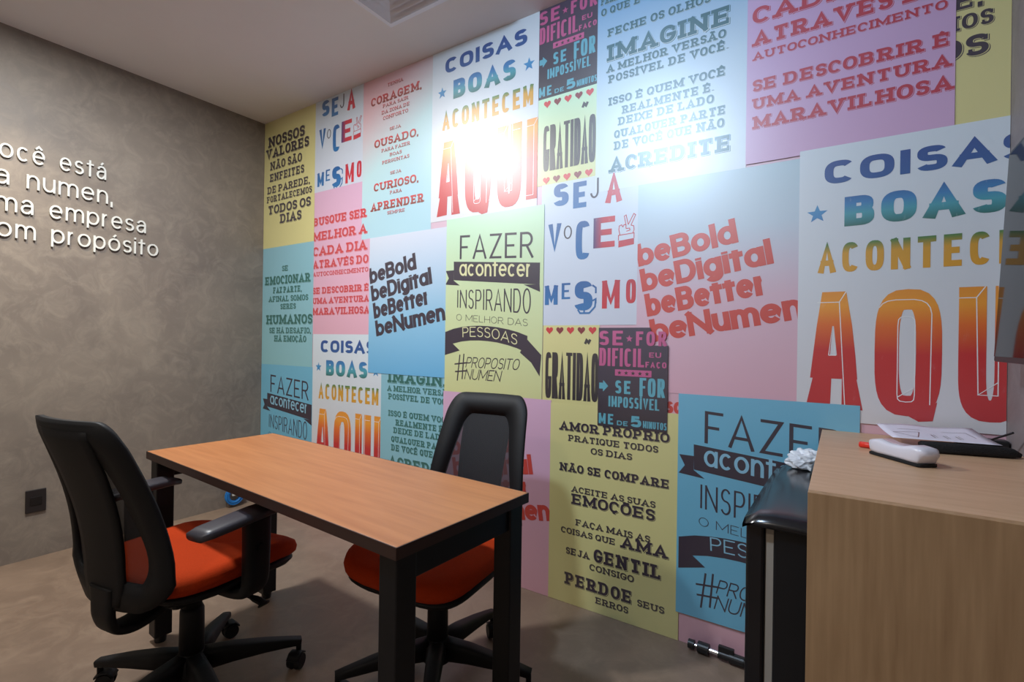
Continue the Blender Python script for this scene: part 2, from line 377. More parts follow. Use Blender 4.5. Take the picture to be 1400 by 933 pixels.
# ------------------------------------------------------------------ surfaces
def concrete(name, c1, c2, c3, rough, scale=1.0, bump=.15, spec=.4):
    M = bpy.data.materials.new(name); M.use_nodes = True; nt = M.node_tree; b = nt.nodes['Principled BSDF']
    tc = nt.nodes.new('ShaderNodeTexCoord')
    def noise(sc_, det, rg=.6, dist=0):
        n = nt.nodes.new('ShaderNodeTexNoise'); n.inputs['Scale'].default_value = sc_ * scale; n.inputs['Detail'].default_value = det
        n.inputs['Roughness'].default_value = rg; n.inputs['Distortion'].default_value = dist; nt.links.new(tc.outputs['Object'], n.inputs['Vector']); return n
    n1 = noise(1.6, 8, .62, .6); n2 = noise(9, 10, .7, 1.2); n3 = noise(60, 4)
    r1 = nt.nodes.new('ShaderNodeValToRGB'); r1.color_ramp.elements[0].position = .35; r1.color_ramp.elements[1].position = .66
    r1.color_ramp.elements[0].color = lin(c1); r1.color_ramp.elements[1].color = lin(c2)
    nt.links.new(n1.outputs['Fac'], r1.inputs[0])
    r2 = nt.nodes.new('ShaderNodeValToRGB'); r2.color_ramp.elements[0].position = .45; r2.color_ramp.elements[1].position = .75
    r2.color_ramp.elements[0].color = (0, 0, 0, 1); r2.color_ramp.elements[1].color = (.7, .7, .7, 1)
    nt.links.new(n2.outputs['Fac'], r2.inputs[0])
    mx = nt.nodes.new('ShaderNodeMixRGB'); nt.links.new(r2.outputs[0], mx.inputs[0]); nt.links.new(r1.outputs[0], mx.inputs[1]); mx.inputs[2].default_value = lin(c3)
    nt.links.new(mx.outputs[0], b.inputs['Base Color'])
    rr = nt.nodes.new('ShaderNodeMapRange'); rr.inputs[3].default_value = rough - .08; rr.inputs[4].default_value = rough + .12
    nt.links.new(n2.outputs['Fac'], rr.inputs[0]); nt.links.new(rr.outputs[0], b.inputs['Roughness']); b.inputs['Specular IOR Level'].default_value = spec
    bp = nt.nodes.new('ShaderNodeBump'); bp.inputs['Strength'].default_value = bump; bp.inputs['Distance'].default_value = .004
    nt.links.new(n2.outputs['Fac'], bp.inputs['Height']); nt.links.new(bp.outputs[0], b.inputs['Normal'])
    return M
m_wall = concrete('burnished_cement_wall', (112, 104, 98), (131, 122, 113), (148, 139, 128), .5, 1.0, .12)
m_floor = concrete('polished_cement_floor', (112, 95, 82), (132, 113, 98), (148, 129, 112), .38, .8, .05)
m_right = concrete('cement_side_wall', (120, 112, 112), (140, 130, 130), (150, 142, 140), .55, 1.2, .12)
m_ceil = mat('ceiling_paint', (226, 220, 220), .9, noise=.04, nscale=3)
m_base = ramp_mat('pink_mural_paper', [(0, (222, 172, 184)), (.45, (222, 178, 192)), (1, (205, 190, 205))], 2, .42)

WY = -3.4; RX = 3.972
bm = nb(); box(bm, -.1, RX + .1, WY - .1, .1, -.1, 0); struct('floor', bm, m_floor)
bm = nb(); box(bm, -.1, RX + .1, WY - .1, .1, H, H + .1); struct('ceiling', bm, m_ceil)
bm = nb(); box(bm, -.1, 0, WY, .1, 0, H); struct('wall_left', bm, m_wall)
bm = nb(); box(bm, 0, RX, 0, .1, 0, H); struct('wall_back', bm, m_base)
bm = nb(); box(bm, RX, RX + .1, WY, .1, 0, H); struct('wall_right', bm, m_right)
bm = nb(); box(bm, 0, RX, WY - .1, WY, 0, H); struct('wall_front', bm, mat('front_wall_paint', (188, 180, 172), .8))

# recessed ceiling lamps; the last one houses the added fill
for i, (_k, x, y, pw, col, *_r) in enumerate(LAMPS):
    t = thing('ceiling_downlight', ['round recessed ceiling downlight over the far end of the desk', 'round recessed ceiling downlight in front of the mural posters',
              'round recessed warm downlight beside the cement wall', 'round fill light added to the unseen ceiling near the front of the room'][i], 'ceiling light', (x, y, H))
    bm = nb(); lathe(bm, [(.082, -.004), (.10, -.006), (.104, 0), (.082, -.001)], 28); obj('trim_ring', bm, mat('white_metal', (225, 225, 225), .4), t, True)
    bm = nb(); lathe(bm, [(.001, -.003), (.08, -.003), (.08, 0), (.001, 0)], 28); obj('lens', bm, mat('lamp_lens_%d' % i, tuple(int(255 * c) for c in col), .4, emit=4), t)

# ------------------------------------------------------------------ mural posters
INK = dict(
    navy=mat('ink_dark_violet', (48, 38, 56), .4), red=mat('ink_red', (206, 58, 62), .4), brick=ramp_mat('ink_red_to_brown', [(0, (128, 62, 48)), (1, (214, 62, 66))], 2, .4),
    teal=mat('ink_green_teal', (34, 104, 96), .4), petrol=mat('ink_petrol', (32, 100, 112), .4), crimson=mat('ink_crimson', (188, 50, 72), .4),
    be=mat('ink_brick_red', (206, 62, 54), .4), cream=mat('ink_cream', (226, 222, 168), .4), sky=mat('ink_sky', (140, 196, 222), .4), white=mat('ink_white', (238, 240, 242), .4),
    pink=ramp_mat('ink_worn_pink', [(0, (196, 84, 138)), (1, (200, 90, 142))], 2, .4, worn=.25), aqua=ramp_mat('ink_worn_aqua', [(0, (92, 172, 190)), (1, (92, 172, 190))], 2, .4, worn=.2),
    black=mat('ink_black', (44, 38, 44), .4), heart=mat('ink_heart_red', (208, 44, 54), .4), heartdark=mat('ink_heart_maroon', (132, 32, 46), .4),
    blue=ramp_mat('ink_worn_blue', [(0, (22, 110, 172)), (1, (18, 92, 156))], 2, .4, worn=.45), wred=ramp_mat('ink_worn_red', [(0, (204, 34, 52)), (1, (190, 32, 56))], 2, .4, worn=.4),
    bluered=ramp_mat('ink_blue_to_red', [(0, (52, 44, 110)), (.45, (190, 34, 60)), (1, (204, 34, 52))], 0, .4, worn=.2),
    coisas=ramp_mat('ink_royal_blue', [(0, (20, 86, 152)), (1, (22, 74, 146))], 2, .4, worn=.15),
    boas=ramp_mat('ink_blue_to_green', [(0, (30, 106, 98)), (.4, (64, 160, 176)), (.7, (44, 128, 186)), (1, (24, 96, 160))], 2, .4, worn=.3),
    acon=ramp_mat('ink_green_to_gold', [(0, (222, 160, 40)), (.6, (214, 158, 44)), (.9, (70, 128, 64)), (1, (36, 110, 70))], 2, .4, worn=.25),
    aqui=ramp_mat('ink_orange_to_red', [(0, (196, 30, 42)), (.5, (204, 36, 40)), (.72, (232, 110, 34)), (.88, (244, 160, 44)), (1, (236, 150, 44))], 2, .4, worn=.12),
    star=ramp_mat('ink_star_blue', [(0, (40, 130, 190)), (1, (60, 150, 200))], 2, .4),
)
# design: list of (text, x0, x1, z, h, style, ink, tilt, extra)   -- wall coordinates of the first instance
D = {}
D['values'] = [('NOSSOS', .05, .49, 2.575, .075, 'slab', 'navy'), ('VALORES', .02, .54, 2.494, .070, 'slab', 'navy'), ('NÃO SÃO', .078, .462, 2.405, .060, 'slabs', 'navy'),
    ('ENFEITES', .075, .488, 2.322, .057, 'slabs', 'navy'), ('DE PAREDE,', .045, .555, 2.236, .052, 'slabs', 'navy'), ('FORTALECEMOS', .04, .58, 2.172, .046, 'slabs', 'navy'),
    ('TODOS OS', .055, .57, 2.084, .064, 'slab', 'navy'), ('DIAS', .21, .465, 2.005, .066, 'slab', 'navy')]
D['courage'] = [('TENHA', 1.302, 1.434, 2.685, .021, 'slabs', 'brick'), ('CORAGEM,', 1.160, 1.580, 2.600, .050, 'slab', 'brick'), ('PARA SAIR', 1.265, 1.477, 2.568, .021, 'slabs', 'brick'),
    ('DA ZONA DE', 1.256, 1.488, 2.530, .022, 'slabs', 'brick'), ('CONFORTO', 1.268, 1.477, 2.494, .022, 'slabs', 'brick'), ('SEJA', 1.326, 1.421, 2.420, .019, 'slabs', 'brick'),
    ('OUSADO,', 1.195, 1.560, 2.340, .048, 'slab', 'brick'), ('PARA FAZER', 1.259, 1.496, 2.303, .021, 'slabs', 'brick'), ('BOAS', 1.330, 1.430, 2.267, .020, 'slabs', 'brick'),
    ('PERGUNTAS', 1.266, 1.491, 2.230, .021, 'slabs', 'brick'), ('SEJA', 1.336, 1.429, 2.158, .019, 'slabs', 'brick'), ('CURIOSO,', 1.196, 1.566, 2.078, .048, 'slab', 'brick'),
    ('PARA', 1.336, 1.435, 2.043, .020, 'slabs', 'brick'), ('APRENDER', 1.170, 1.610, 1.960, .050, 'slab', 'brick'), ('SEMPRE', 1.316, 1.462, 1.925, .020, 'slabs', 'brick')]
D['human'] = [('SE', .245, .318, 1.662, .038, 'slabs', 'teal'), ('EMOCIONAR', .032, .578, 1.571, .060, 'slab', 'teal'), ('FAZ PARTE,', .137, .481, 1.508, .043, 'slabs', 'teal'),
    ('AFINAL SOMOS', .082, .556, 1.447, .040, 'slabs', 'teal'), ('SERES', .232, .416, 1.392, .038, 'slabs', 'teal'), ('HUMANOS', .055, .606, 1.286, .066, 'slab', 'teal'),
    ('SE HÁ DESAFIO,', .096, .59, 1.221, .040, 'slabs', 'teal'), ('HÁ EMOÇÃO', .16, .541, 1.162, .043, 'slabs', 'teal')]
D['seek'] = [('BUSQUE SER', .600, 1.134, 1.937, .054, 'slab', 'R'), ('MELHOR A', .602, 1.14, 1.837, .058, 'slab', 'R'), ('CADA DIA', .602, 1.142, 1.736, .060, 'slab', 'R'),
    ('ATRAVÉS DO', .602, 1.156, 1.653, .053, 'slab', 'R'), ('AUTOCONHECIMENTO', .604, 1.156, 1.600, .029, 'slabs', 'R'), ('SE DESCOBRIR É', .605, 1.164, 1.483, .043, 'slab', 'R'),
    ('UMA AVENTURA', .605, 1.168, 1.417, .040, 'slab', 'R'), ('MARAVILHOSA', .607, 1.174, 1.344, .046, 'slab', 'R')]
D['imagine'] = [('PARA', 2.66, 2.739, 2.675, .034, 'slabs', 'P'), ('O QUE É', 2.662, 2.839, 2.625, .032, 'slabs', 'P'), ('FECHE OS OLHOS', 2.694, 3.122, 2.525, .034, 'slabs', 'P'),
    ('IMAGINE', 2.692, 3.197, 2.418, .070, 'slab', 'P'), ('A MELHOR VERSÃO', 2.690, 3.180, 2.368, .033, 'slabs', 'P'), ('POSSÍVEL DE VOCÊ.', 2.700, 3.189, 2.320, .034, 'slabs', 'P'),
    ('ISSO É QUEM VOCÊ', 2.702, 3.180, 2.222, .034, 'slabs', 'P'), ('REALMENTE É.', 2.764, 3.138, 2.172, .034, 'slabs', 'P'), ('DEIXE DE LADO', 2.747, 3.139, 2.126, .034, 'slabs', 'P'),
    ('QUALQUER PARTE', 2.730, 3.182, 2.073, .034, 'slabs', 'P'), ('DE VOCÊ QUE NÃO', 2.730, 3.178, 2.023, .036, 'slabs', 'P'), ('ACREDITE', 2.708, 3.204, 1.928, .062, 'slab', 'P')]
D['things'] = [('COISAS', 1.755, 2.278, 2.632, .078, 'woodwide', 'coisas'), ('BOAS', 1.814, 2.214, 2.481, .100, 'woodwide', 'boas'), ('ACONTECEM', 1.740, 2.316, 2.326, .100, 'wood', 'acon')]
T_ = .17
D['be'] = [('beBold', 2.848, 3.235, 1.508, .094, 'bold', 'B', T_), ('beDigital', 2.866, 3.355, 1.402, .094, 'bold', 'B', T_), ('beBetter', 2.888, 3.338, 1.297, .094, 'bold', 'B', T_), ('beNumen', 2.910, 3.455, 1.191, .094, 'bold', 'B', T_)]
D['love'] = [('AMOR PRÓPRIO', 2.485, 2.988, .784, .040, 'slab', 'navy'), ('PRATIQUE TODOS', 2.531, 2.942, .738, .028, 'slabs', 'navy'), ('OS DIAS', 2.643, 2.832, .692, .028, 'slabs', 'navy'),
    ('NÃO SE COMPARE', 2.489, 2.990, .598, .037, 'slab', 'navy'), ('ACEITE AS SUAS', 2.550, 2.934, .510, .027, 'slabs', 'navy'), ('EMOÇÕES', 2.552, 2.933, .455, .048, 'slab', 'navy'),
    ('FAÇA MAIS AS', 2.574, 2.914, .363, .028, 'slabs', 'navy'), ('COISAS QUE', 2.501, 2.763, .317, .027, 'slabs', 'navy'), ('AMA', 2.786, 2.988, .314, .050, 'slab', 'navy'),
    ('SEJA', 2.527, 2.644, .225, .030, 'slabs', 'navy'), ('GENTIL', 2.664, 2.964, .222, .057, 'slab', 'navy'), ('CONSIGO', 2.645, 2.848, .180, .028, 'slabs', 'navy'),
    ('PERDOE', 2.523, 2.842, .087, .054, 'slab', 'navy'), ('SEUS', 2.863, 2.976, .088, .028, 'slabs', 'navy'), ('ERROS', 2.675, 2.825, .042, .028, 'slabs', 'navy')]
D['hard'] = [('SE', 2.677, 2.785, 1.176, .063, 'wood', 'pink'), ('FOR', 2.843, 2.972, 1.176, .060, 'wood', 'pink'), ('DIFICIL', 2.679, 2.879, 1.086, .078, 'cond', 'pink'), ('EU', 2.900, 2.950, 1.128, .021, 'wood', 'pink'),
    ('FAÇO', 2.885, 2.972, 1.086, .024, 'wood', 'pink'), ('SE', 2.754, 2.822, .970, .056, 'wood', 'aqua'), ('FOR', 2.861, 2.967, .965, .077, 'cond', 'aqua'), ('IMPOSSÍVEL', 2.724, 2.945, .911, .046, 'cond', 'aqua'),
    ('ME', 2.680, 2.747, .834, .045, 'wood', 'aqua'), ('DE', 2.764, 2.812, .834, .020, 'wood', 'aqua'), ('5', 2.826, 2.871, .834, .046, 'woodwide', 'aqua'), ('MINUTOS', 2.878, 2.976, .834, .029, 'cond', 'aqua')]
D['thanks'] = []; D['doit'] = []; D['yourself'] = []

def shape(cx, cz, r, kind):
    if kind == 'star':
        P = [(cx + (r if i % 2 == 0 else r * .42) * math.sin(i * PI / 5), cz + (r if i % 2 == 0 else r * .42) * math.cos(i * PI / 5)) for i in range(10)]
    else:
        P = [(cx + r * .062 * 16 * math.sin(a) ** 3, cz + r * .062 * (13 * math.cos(a) - 5 * math.cos(2 * a) - 2 * math.cos(3 * a) - math.cos(4 * a))) for a in [2 * PI * k / 20 for k in range(20)]]
    c = (cx, cz); n = len(P)
    return [(c, P[i], P[(i + 1) % n]) for i in range(n)]
def line_quads(P, w): return stroke_quads(P, w, w, False)
def poly_tris(P): return [tuple(P)]

def add_special(kind, sheet, dx, dz, y, clip, bgname):
    def put(name, q, ink, k=0): return quads_mesh(name, [[(x + dx, z + dz) for x, z in p] for p in q], y - .0002 * k, INK[ink], sheet, clip)
    if kind == 'things':
        put('star', shape(1.735, 2.533, .032, 'star'), 'star'); put('star', shape(2.290, 2.527, .034, 'star'), 'star')
        # AQUI, printed as blocks with a light inline
        Z0, h = 1.872, .388
        for ch, a, b in (('A', 1.708, 1.872), ('Q', 1.902, 2.072), ('U', 2.110, 2.255), ('I', 2.283, 2.345)):
            STY['aqui_' + ch] = dict(t=.155, b=.16 if ch != 'A' else .12, s=0, sp=.1, se=3.4, wd=.3, spc=.2)
            if ch == 'A':
                q = [((a, Z0 - .012), (a + .072, Z0 - .008), (a + .075, Z0 + .09), (a + .02, Z0 + .09)), ((a + .105, Z0 - .012), (b, Z0 - .012), (b - .018, Z0 + .09), (a + .105, Z0 + .09)),
                     ((a + .012, Z0 + .09), (b - .016, Z0 + .09), (b - .022, Z0 + .17), (a + .02, Z0 + .17)), ((a + .02, Z0 + .17), (a + .07, Z0 + .17), (a + .076, Z0 + .27), (a + .03, Z0 + .27)),
                     ((a + .09, Z0 + .17), (b - .022, Z0 + .17), (b - .032, Z0 + .27), (a + .08, Z0 + .27)), ((a + .03, Z0 + .27), (b - .032, Z0 + .27), (b - .05, Z0 + h), (a + .045, Z0 + h))]
                ln = [[(a + .03, Z0 + .352), (a + .095, Z0 + .352), (b - .05, Z0 + h)], [(a + .095, Z0 + .352), (b - .05, Z0)], [(a + .066, Z0 + .17), (a + .076, Z0 + .27), (a + .086, Z0 + .17), (a + .066, Z0 + .17)]]
            elif ch == 'Q':
                q = text_quads('O', a, b, Z0 - .02, h + .02, 'aqui_Q') + [((a + .09, Z0 - .02), (b - .01, Z0 + .03), (b - .02, Z0 - .03), (a + .115, Z0 - .035))]
                ln = [arc(a + .075, Z0 + .28, .07, .075, 150, 10, 8) + [(b - .028, Z0 + .02)], [(a + .06, Z0 + .05), (a + .06, Z0 + .27)] + arc(a + .082, Z0 + .27, .022, .03, 180, 0, 6) + [(a + .104, Z0 + .05)] + arc(a + .082, Z0 + .05, .022, .025, 0, -180, 6), [(a + .062, Z0 + .04), (a + .1, Z0 + .07)]]
            elif ch == 'U':
                q = text_quads('U', a, b, Z0 - .02, h + .02, 'aqui_U')
                ln = [[(a, Z0 + .355), (a + .04, Z0 + .355), (a + .06, Z0 + h)], [(a + .04, Z0 + .355), (a + .046, Z0 + .06)], [(b - .055, Z0 + .355), (b - .01, Z0 + .355)], [(b - .055, Z0 + h), (b - .055, Z0 + .06), (a + .046, Z0 + .06), (b - .055, Z0 + .1)]]
            else:
                q = [((a, Z0), (b, Z0), (b, Z0 + h), (a, Z0 + h))]
                ln = [[(a, Z0 + .355), (a + .04, Z0 + .355), (b, Z0 + h)], [(a + .04, Z0 + .355), (a + .04, Z0 + .02)], [(a, Z0 + .02), (a + .04, Z0 + .02)]]
            put('block_letter', q, 'aqui')
            put('inline', [s for l in ln for s in line_quads(l, .0013)], 'white', 1)
    if kind == 'thanks':
        for k in range(5):
            ink = ('heart', 'heartdark')[k % 2]
            put('heart', shape(2.395 + k * .0545, 1.2415 + 1.066, .019, 'h'), ink); put('heart', shape(2.395 + k * .0545, .888 + 1.06, .019, 'h'), ink)
        put('lettering', text_quads('GRATIDAO', 2.376, 2.644, 1.99, .215, 'tall'), 'black')
        put('lettering', line_quads([(2.578, 2.246), (2.585, 2.262), (2.595, 2.252), (2.603, 2.266)], .006), 'black')
    if kind == 'hard':
        put('star', shape(2.814, 1.205, .016, 'star'), 'pink')
        put('star_bar', [((2.752, 1.046), (2.911, 1.046), (2.911, 1.073), (2.752, 1.073))], 'pink')
        for k in range(5): put('star', shape(2.772 + k * .03, 1.059, .010, 'star'), 'black', 1)
        put('arrow', [((2.680, .986), (2.700, .986), (2.700, 1.012), (2.680, 1.012)), ((2.698, .974), (2.722, .999), (2.698, 1.024))], 'aqua')
    if kind == 'yourself':
        R_ = [('S', 2.435, 2.514, 1.817, 1.919, 'woodwide', 'blue'), ('E', 2.537, 2.603, 1.795, 1.913, 'wood', 'blue'), ('J', 2.621, 2.662, 1.828, 1.916, 'light', 'navy'), ('A', 2.695, 2.769, 1.797, 1.923, 'wood', 'wred'),
              ('V', 2.411, 2.478, 1.612, 1.737, 'cond', 'blue'), ('O', 2.492, 2.533, 1.660, 1.721, 'light', 'navy'), ('C', 2.553, 2.624, 1.560, 1.733, 'cond', 'blue'), ('E', 2.64, 2.74, 1.604, 1.738, 'wood', 'bluered'),
              ('M', 2.397, 2.465, 1.36, 1.450, 'wood', 'blue'), ('E', 2.485, 2.529, 1.384, 1.458, 'cond', 'blue'), ('S', 2.55, 2.640, 1.330, 1.462, 'woodwide', 'blue'), ('M', 2.685, 2.766, 1.336, 1.458, 'cond', 'wred'), ('O', 2.794, 2.838, 1.356, 1.458, 'cond', 'wred')]
        for ch, a, b, z0, z1, st, ink in R_: put('lettering', text_quads(ch, a, b, z0, z1 - z0, st), ink)
        put('letter_edge', [s for l in ([(2.638, 1.442), (2.655, 1.430), (2.655, 1.405)], [(2.640, 1.372), (2.655, 1.38), (2.652, 1.345), (2.625, 1.318), (2.58, 1.318), (2.568, 1.335)], [(2.655, 1.38), (2.655, 1.36)], [(2.60, 1.318), (2.60, 1.332)]) for s in line_quads(l, .004)], 'blue')
        # victory hand with a filled cuff
        put('hand_cuff', [((2.757, 1.598), (2.826, 1.606), (2.826, 1.632), (2.757, 1.626))], 'wred')
        hp = [[(2.757, 1.628), (2.757, 1.650), (2.826, 1.654), (2.826, 1.632)], [(2.763, 1.65), (2.758, 1.675), (2.760, 1.690), (2.770, 1.694), (2.776, 1.684)], [(2.776, 1.684), (2.782, 1.694), (2.790, 1.692), (2.790, 1.676)],
              [(2.790, 1.690), (2.782, 1.730), (2.790, 1.734), (2.800, 1.692)], [(2.800, 1.692), (2.824, 1.736), (2.832, 1.730), (2.812, 1.688)], [(2.812, 1.688), (2.824, 1.684), (2.826, 1.668), (2.820, 1.652)], [(2.790, 1.676), (2.806, 1.676), (2.808, 1.668), (2.792, 1.664)]]
        put('hand_outline', [s for l in hp for s in line_quads(l, .0017)], 'wred')
    if kind == 'doit':
        K = -.062
        put('lettering', text_quads('FAZER', 1.877, 2.331, 1.617, .125, 'light', tilt=K), 'navy')
        put('ribbon', [((1.837, 1.607), (2.369, 1.562), (2.368, 1.458), (1.839, 1.508)), ((1.782, 1.561), (1.838, 1.561), (1.838, 1.506), (1.804, 1.52)), ((1.804, 1.52), (1.838, 1.506), (1.88, 1.478), (1.780, 1.487)), ((2.368, 1.459), (2.371, 1.423), (2.279, 1.462))], 'navy')
        put('lettering', text_quads('acontecer', 1.876, 2.322, 1.529, .085, 'geo', tilt=-.072), bgname, 1)
        put('lettering', text_quads('INSPIRANDO', 1.864, 2.321, 1.362, .092, 'thin', tilt=-.055, h1=.125), 'navy')
        put('lettering', text_quads('O MELHOR DAS', 1.860, 2.305, 1.294, .034, 'thin', tilt=-.075), 'navy')
        top = [(1.844, 1.250), (1.90, 1.259), (1.959, 1.264), (2.015, 1.265), (2.072, 1.262), (2.13, 1.256), (2.195, 1.245), (2.25, 1.232), (2.305, 1.214)]
        bot = [(1.838, 1.170), (1.895, 1.182), (1.955, 1.188), (2.012, 1.189), (2.07, 1.186), (2.127, 1.180), (2.19, 1.168), (2.245, 1.154), (2.299, 1.134)]
        rb = [(top[i], top[i + 1], bot[i + 1], bot[i]) for i in range(8)]
        rb += [((1.784, 1.232), (1.844, 1.250), (1.838, 1.170), (1.784, 1.158)), ((1.784, 1.158), (1.838, 1.170), (1.886, 1.135), (1.784, 1.108)), ((2.305, 1.196), (2.383, 1.124), (2.375, 1.023), (2.328, 1.086)), ((2.305, 1.196), (2.328, 1.086), (2.263, 1.133))]
        put('ribbon', rb, 'navy')
        def wp(x, z, fr):
            a = (x - 2.03); return x + (z - 1.19) * a * .45, z + .012 - .55 * a * a - .06 * a
        put('lettering', text_quads('PESSOAS', 1.905, 2.245, 1.194, .052, 'light', warp=wp), bgname, 1)
        put('lettering', [s for l in ([(1.872, .975), (1.888, 1.113)], [(1.905, .985), (1.915, 1.118)], [(1.856, 1.022), (1.935, 1.030)], [(1.852, 1.062), (1.935, 1.072)]) for s in line_quads(l, .0035)], 'navy')
        put('lettering', text_quads('PROPOSITO', 1.926, 2.255, 1.047, .055, 'hand', shear=.25), 'navy')
        put('lettering', text_quads('NUMEN', 1.919, 2.148, .985, .055, 'hand', shear=.25), 'navy')

PAPER = dict(
    yellow=ramp_mat('yellow_paper', [(0, (216, 208, 142)), (1, (220, 212, 146))], 2, .40), limegreen=ramp_mat('pale_lime_paper', [(0, (212, 212, 150)), (.6, (206, 222, 172)), (1, (196, 232, 200))], 2, .40),
    aqua=ramp_mat('aqua_green_paper', [(0, (142, 196, 204)), (1, (138, 192, 208))], 2, .40), blue=ramp_mat('sky_blue_paper', [(0, (106, 182, 214)), (1, (112, 186, 216))], 2, .40),
    white=ramp_mat('white_paper', [(0, (222, 220, 224)), (1, (214, 226, 234))], 2, .40), pink=ramp_mat('pink_paper', [(0, (226, 172, 190)), (1, (218, 174, 202))], 2, .40),
    mauve=ramp_mat('mauve_paper', [(0, (208, 170, 206)), (1, (196, 168, 212))], 2, .40),
    coral=ramp_mat('pink_to_cyan_paper', [(.0, (176, 214, 226)), (.35, (190, 222, 226)), (.75, (226, 190, 196)), (1, (230, 176, 184))], 2, .40, diag=-.35),
    beblue=ramp_mat('pale_to_blue_paper', [(0, (104, 180, 224)), (.4, (142, 196, 226)), (1, (212, 218, 232))], 2, .40),
    bepink=ramp_mat('pale_blue_to_pink_paper', [(0, (226, 176, 192)), (.45, (216, 184, 200)), (.75, (188, 206, 220)), (1, (180, 206, 218))], 2, .40),
    skyfade=ramp_mat('blue_to_white_paper', [(0, (214, 226, 232)), (.5, (190, 214, 230)), (1, (108, 168, 214))], 2, .40),
    dark=ramp_mat('charcoal_paper', [(0, (48, 42, 52)), (1, (58, 48, 74))], 2, .40), palewhite=ramp_mat('bluish_white_paper', [(0, (206, 212, 226)), (1, (206, 218, 230))], 2, .40),
)
NP = [0]
for k_, m_ in MATS.items():     # satin vinyl print
    if k_.startswith('ink_') or k_.endswith('_paper'):
        b_ = m_.node_tree.nodes['Principled BSDF']; b_.inputs['Roughness'].default_value = MURAL_ROUGH; b_.inputs['Specular IOR Level'].default_value = MURAL_SPEC; b_.inputs['Coat Weight'].default_value = 1; b_.inputs['Coat Roughness'].default_value = .37; b_.inputs['Coat IOR'].default_value = 1.8
def poster(label, design, paper, rect, dx=0, dz=0, lvl=1, R='red', P='teal', B='navy', bg='cream', shadow=False, notch=None):
    x0, x1, z0, z1 = rect; z1 = min(z1, H - .0005); x1 = min(x1, RX - .001)
    NP[0] += 1; y = -.0026 * lvl + .0014 - .00002 * NP[0]
    t = thing('wall_poster', label, 'poster', ((x0 + x1) / 2, 0, z0), 0)
    ox = -(x0 + x1) / 2; oz = -z0
    sh = nb()
    if notch:
        P_ = notch; f = [sh.verts.new((x + ox, y, z + oz)) for x, z in P_]; g = [sh.verts.new((x + ox, y + .0005, z + oz)) for x, z in P_]
        sh.faces.new(f[::-1]); sh.faces.new(g)
        for i in range(len(f)): sh.faces.new((f[i], f[(i + 1) % len(f)], g[(i + 1) % len(f)], g[i]))
        bmesh.ops.recalc_face_normals(sh, faces=sh.faces[:])
    else: box(sh, x0 + ox, x1 + ox, y, y + .0005, z0 + oz, z1 + oz)
    obj('sheet', sh, PAPER[paper], t)
    clip = (x0 + ox + .0005, x1 + ox - .0005, z0 + oz + .0005, z1 + oz - .0005)
    key = {'R': R, 'P': P, 'B': B}
    for e in D[design]:
        tx, a, b, z, h, st, ink = e[:7]; tilt = e[7] if len(e) > 7 else 0
        if notch and a > 2.84 and z > 1.15: a, b = a, b - .001
        a += dx + ox; b += dx + ox; z += dz + oz
        if shadow and h > .026:
            o = h * .045
            quads_mesh('letter_shadow', text_quads(tx, a + o, b + o, z - o, h, st, grow=h * .022, tilt=tilt), y - .00015, INK[key.get(ink, ink)], t, clip)
            quads_mesh('letter_gap', text_quads(tx, a + o * .25, b + o * .25, z - o * .25, h, st, grow=h * .022, tilt=tilt), y - .00035, PAPER[paper], t, clip)
        quads_mesh('lettering', text_quads(tx, a, b, z, h, st, tilt=tilt), y - .00055, INK[key.get(ink, ink)], t, clip)
    add_special(design, t, dx + ox, dz + oz, y - .00055, clip, bg)
    return t
P_ = poster
P_('yellow poster reading NOSSOS VALORES beside the cement wall', 'values', 'yellow', (0.001, .61, 1.84, H), shadow=True)
P_('pale aqua poster with green words SE EMOCIONAR', 'human', 'aqua', (0.001, .612, .995, 1.84), shadow=True)
P_('blue FAZER acontecer poster at the far left, half hidden by the desk', 'doit', 'blue', (0.001, .618, .125, .995), -1.755, -.82, bg='sky')
P_('small white poster SEJA VOCE MESMO at the upper left', 'yourself', 'palewhite', (.61, 1.09, 2.16, H), -1.757, .836)
P_('pink poster with red words BUSQUE SER MELHOR A CADA DIA', 'seek', 'pink', (.612, 1.17, 1.216, 2.16), shadow=True)
P_('white COISAS BOAS poster behind the left end of the desk', 'things', 'white', (.618, 1.285, .30, 1.216), -1.053, -1.534)
P_('pink to cyan poster CORAGEM, OUSADO, CURIOSO near the ceiling', 'courage', 'coral', (1.09, 1.665, 1.80, H))
P_('blue beBold poster with dark violet words left of the lime poster', 'be', 'beblue', (1.17, 1.785, .985, 1.80), -1.669, .013, lvl=2)
P_('aqua poster with green word IMAGINE behind the desk chair', 'imagine', 'aqua', (1.285, 1.90, .10, .997), -1.352, -1.482, P='teal', shadow=True)
P_('pink poster with red beNumen words behind the right desk chair', 'be', 'pink', (1.777, 2.44, 0.001, .915), -1.007, -.93, lvl=2, B='be')
P_('white COISAS BOAS ACONTECEM AQUI poster in full under the ceiling', 'things', 'white', (1.663, 2.345, 1.835, H))
P_('pale lime FAZER acontecer poster in the centre of the mural', 'doit', 'limegreen', (1.783, 2.388, .915, 1.836), lvl=2, bg='cream')
P_('dark SE FOR DIFICIL poster next to the ceiling', 'hard', 'dark', (2.346, 2.646, 2.335, H), -.331, 1.514)
P_('upper GRATIDAO poster with hearts on pale yellow, under the dark one', 'thanks', 'limegreen', (2.346, 2.646, 1.925, 2.336))
P_('bluish white poster SEJA VOCE MESMO in the middle of the mural', 'yourself', 'palewhite', (2.372, 2.842, 1.264, 1.926))
P_('lower GRATIDAO poster with hearts, left of the low dark poster', 'thanks', 'yellow', (2.39, 2.676, .862, 1.264), .029, -1.066)
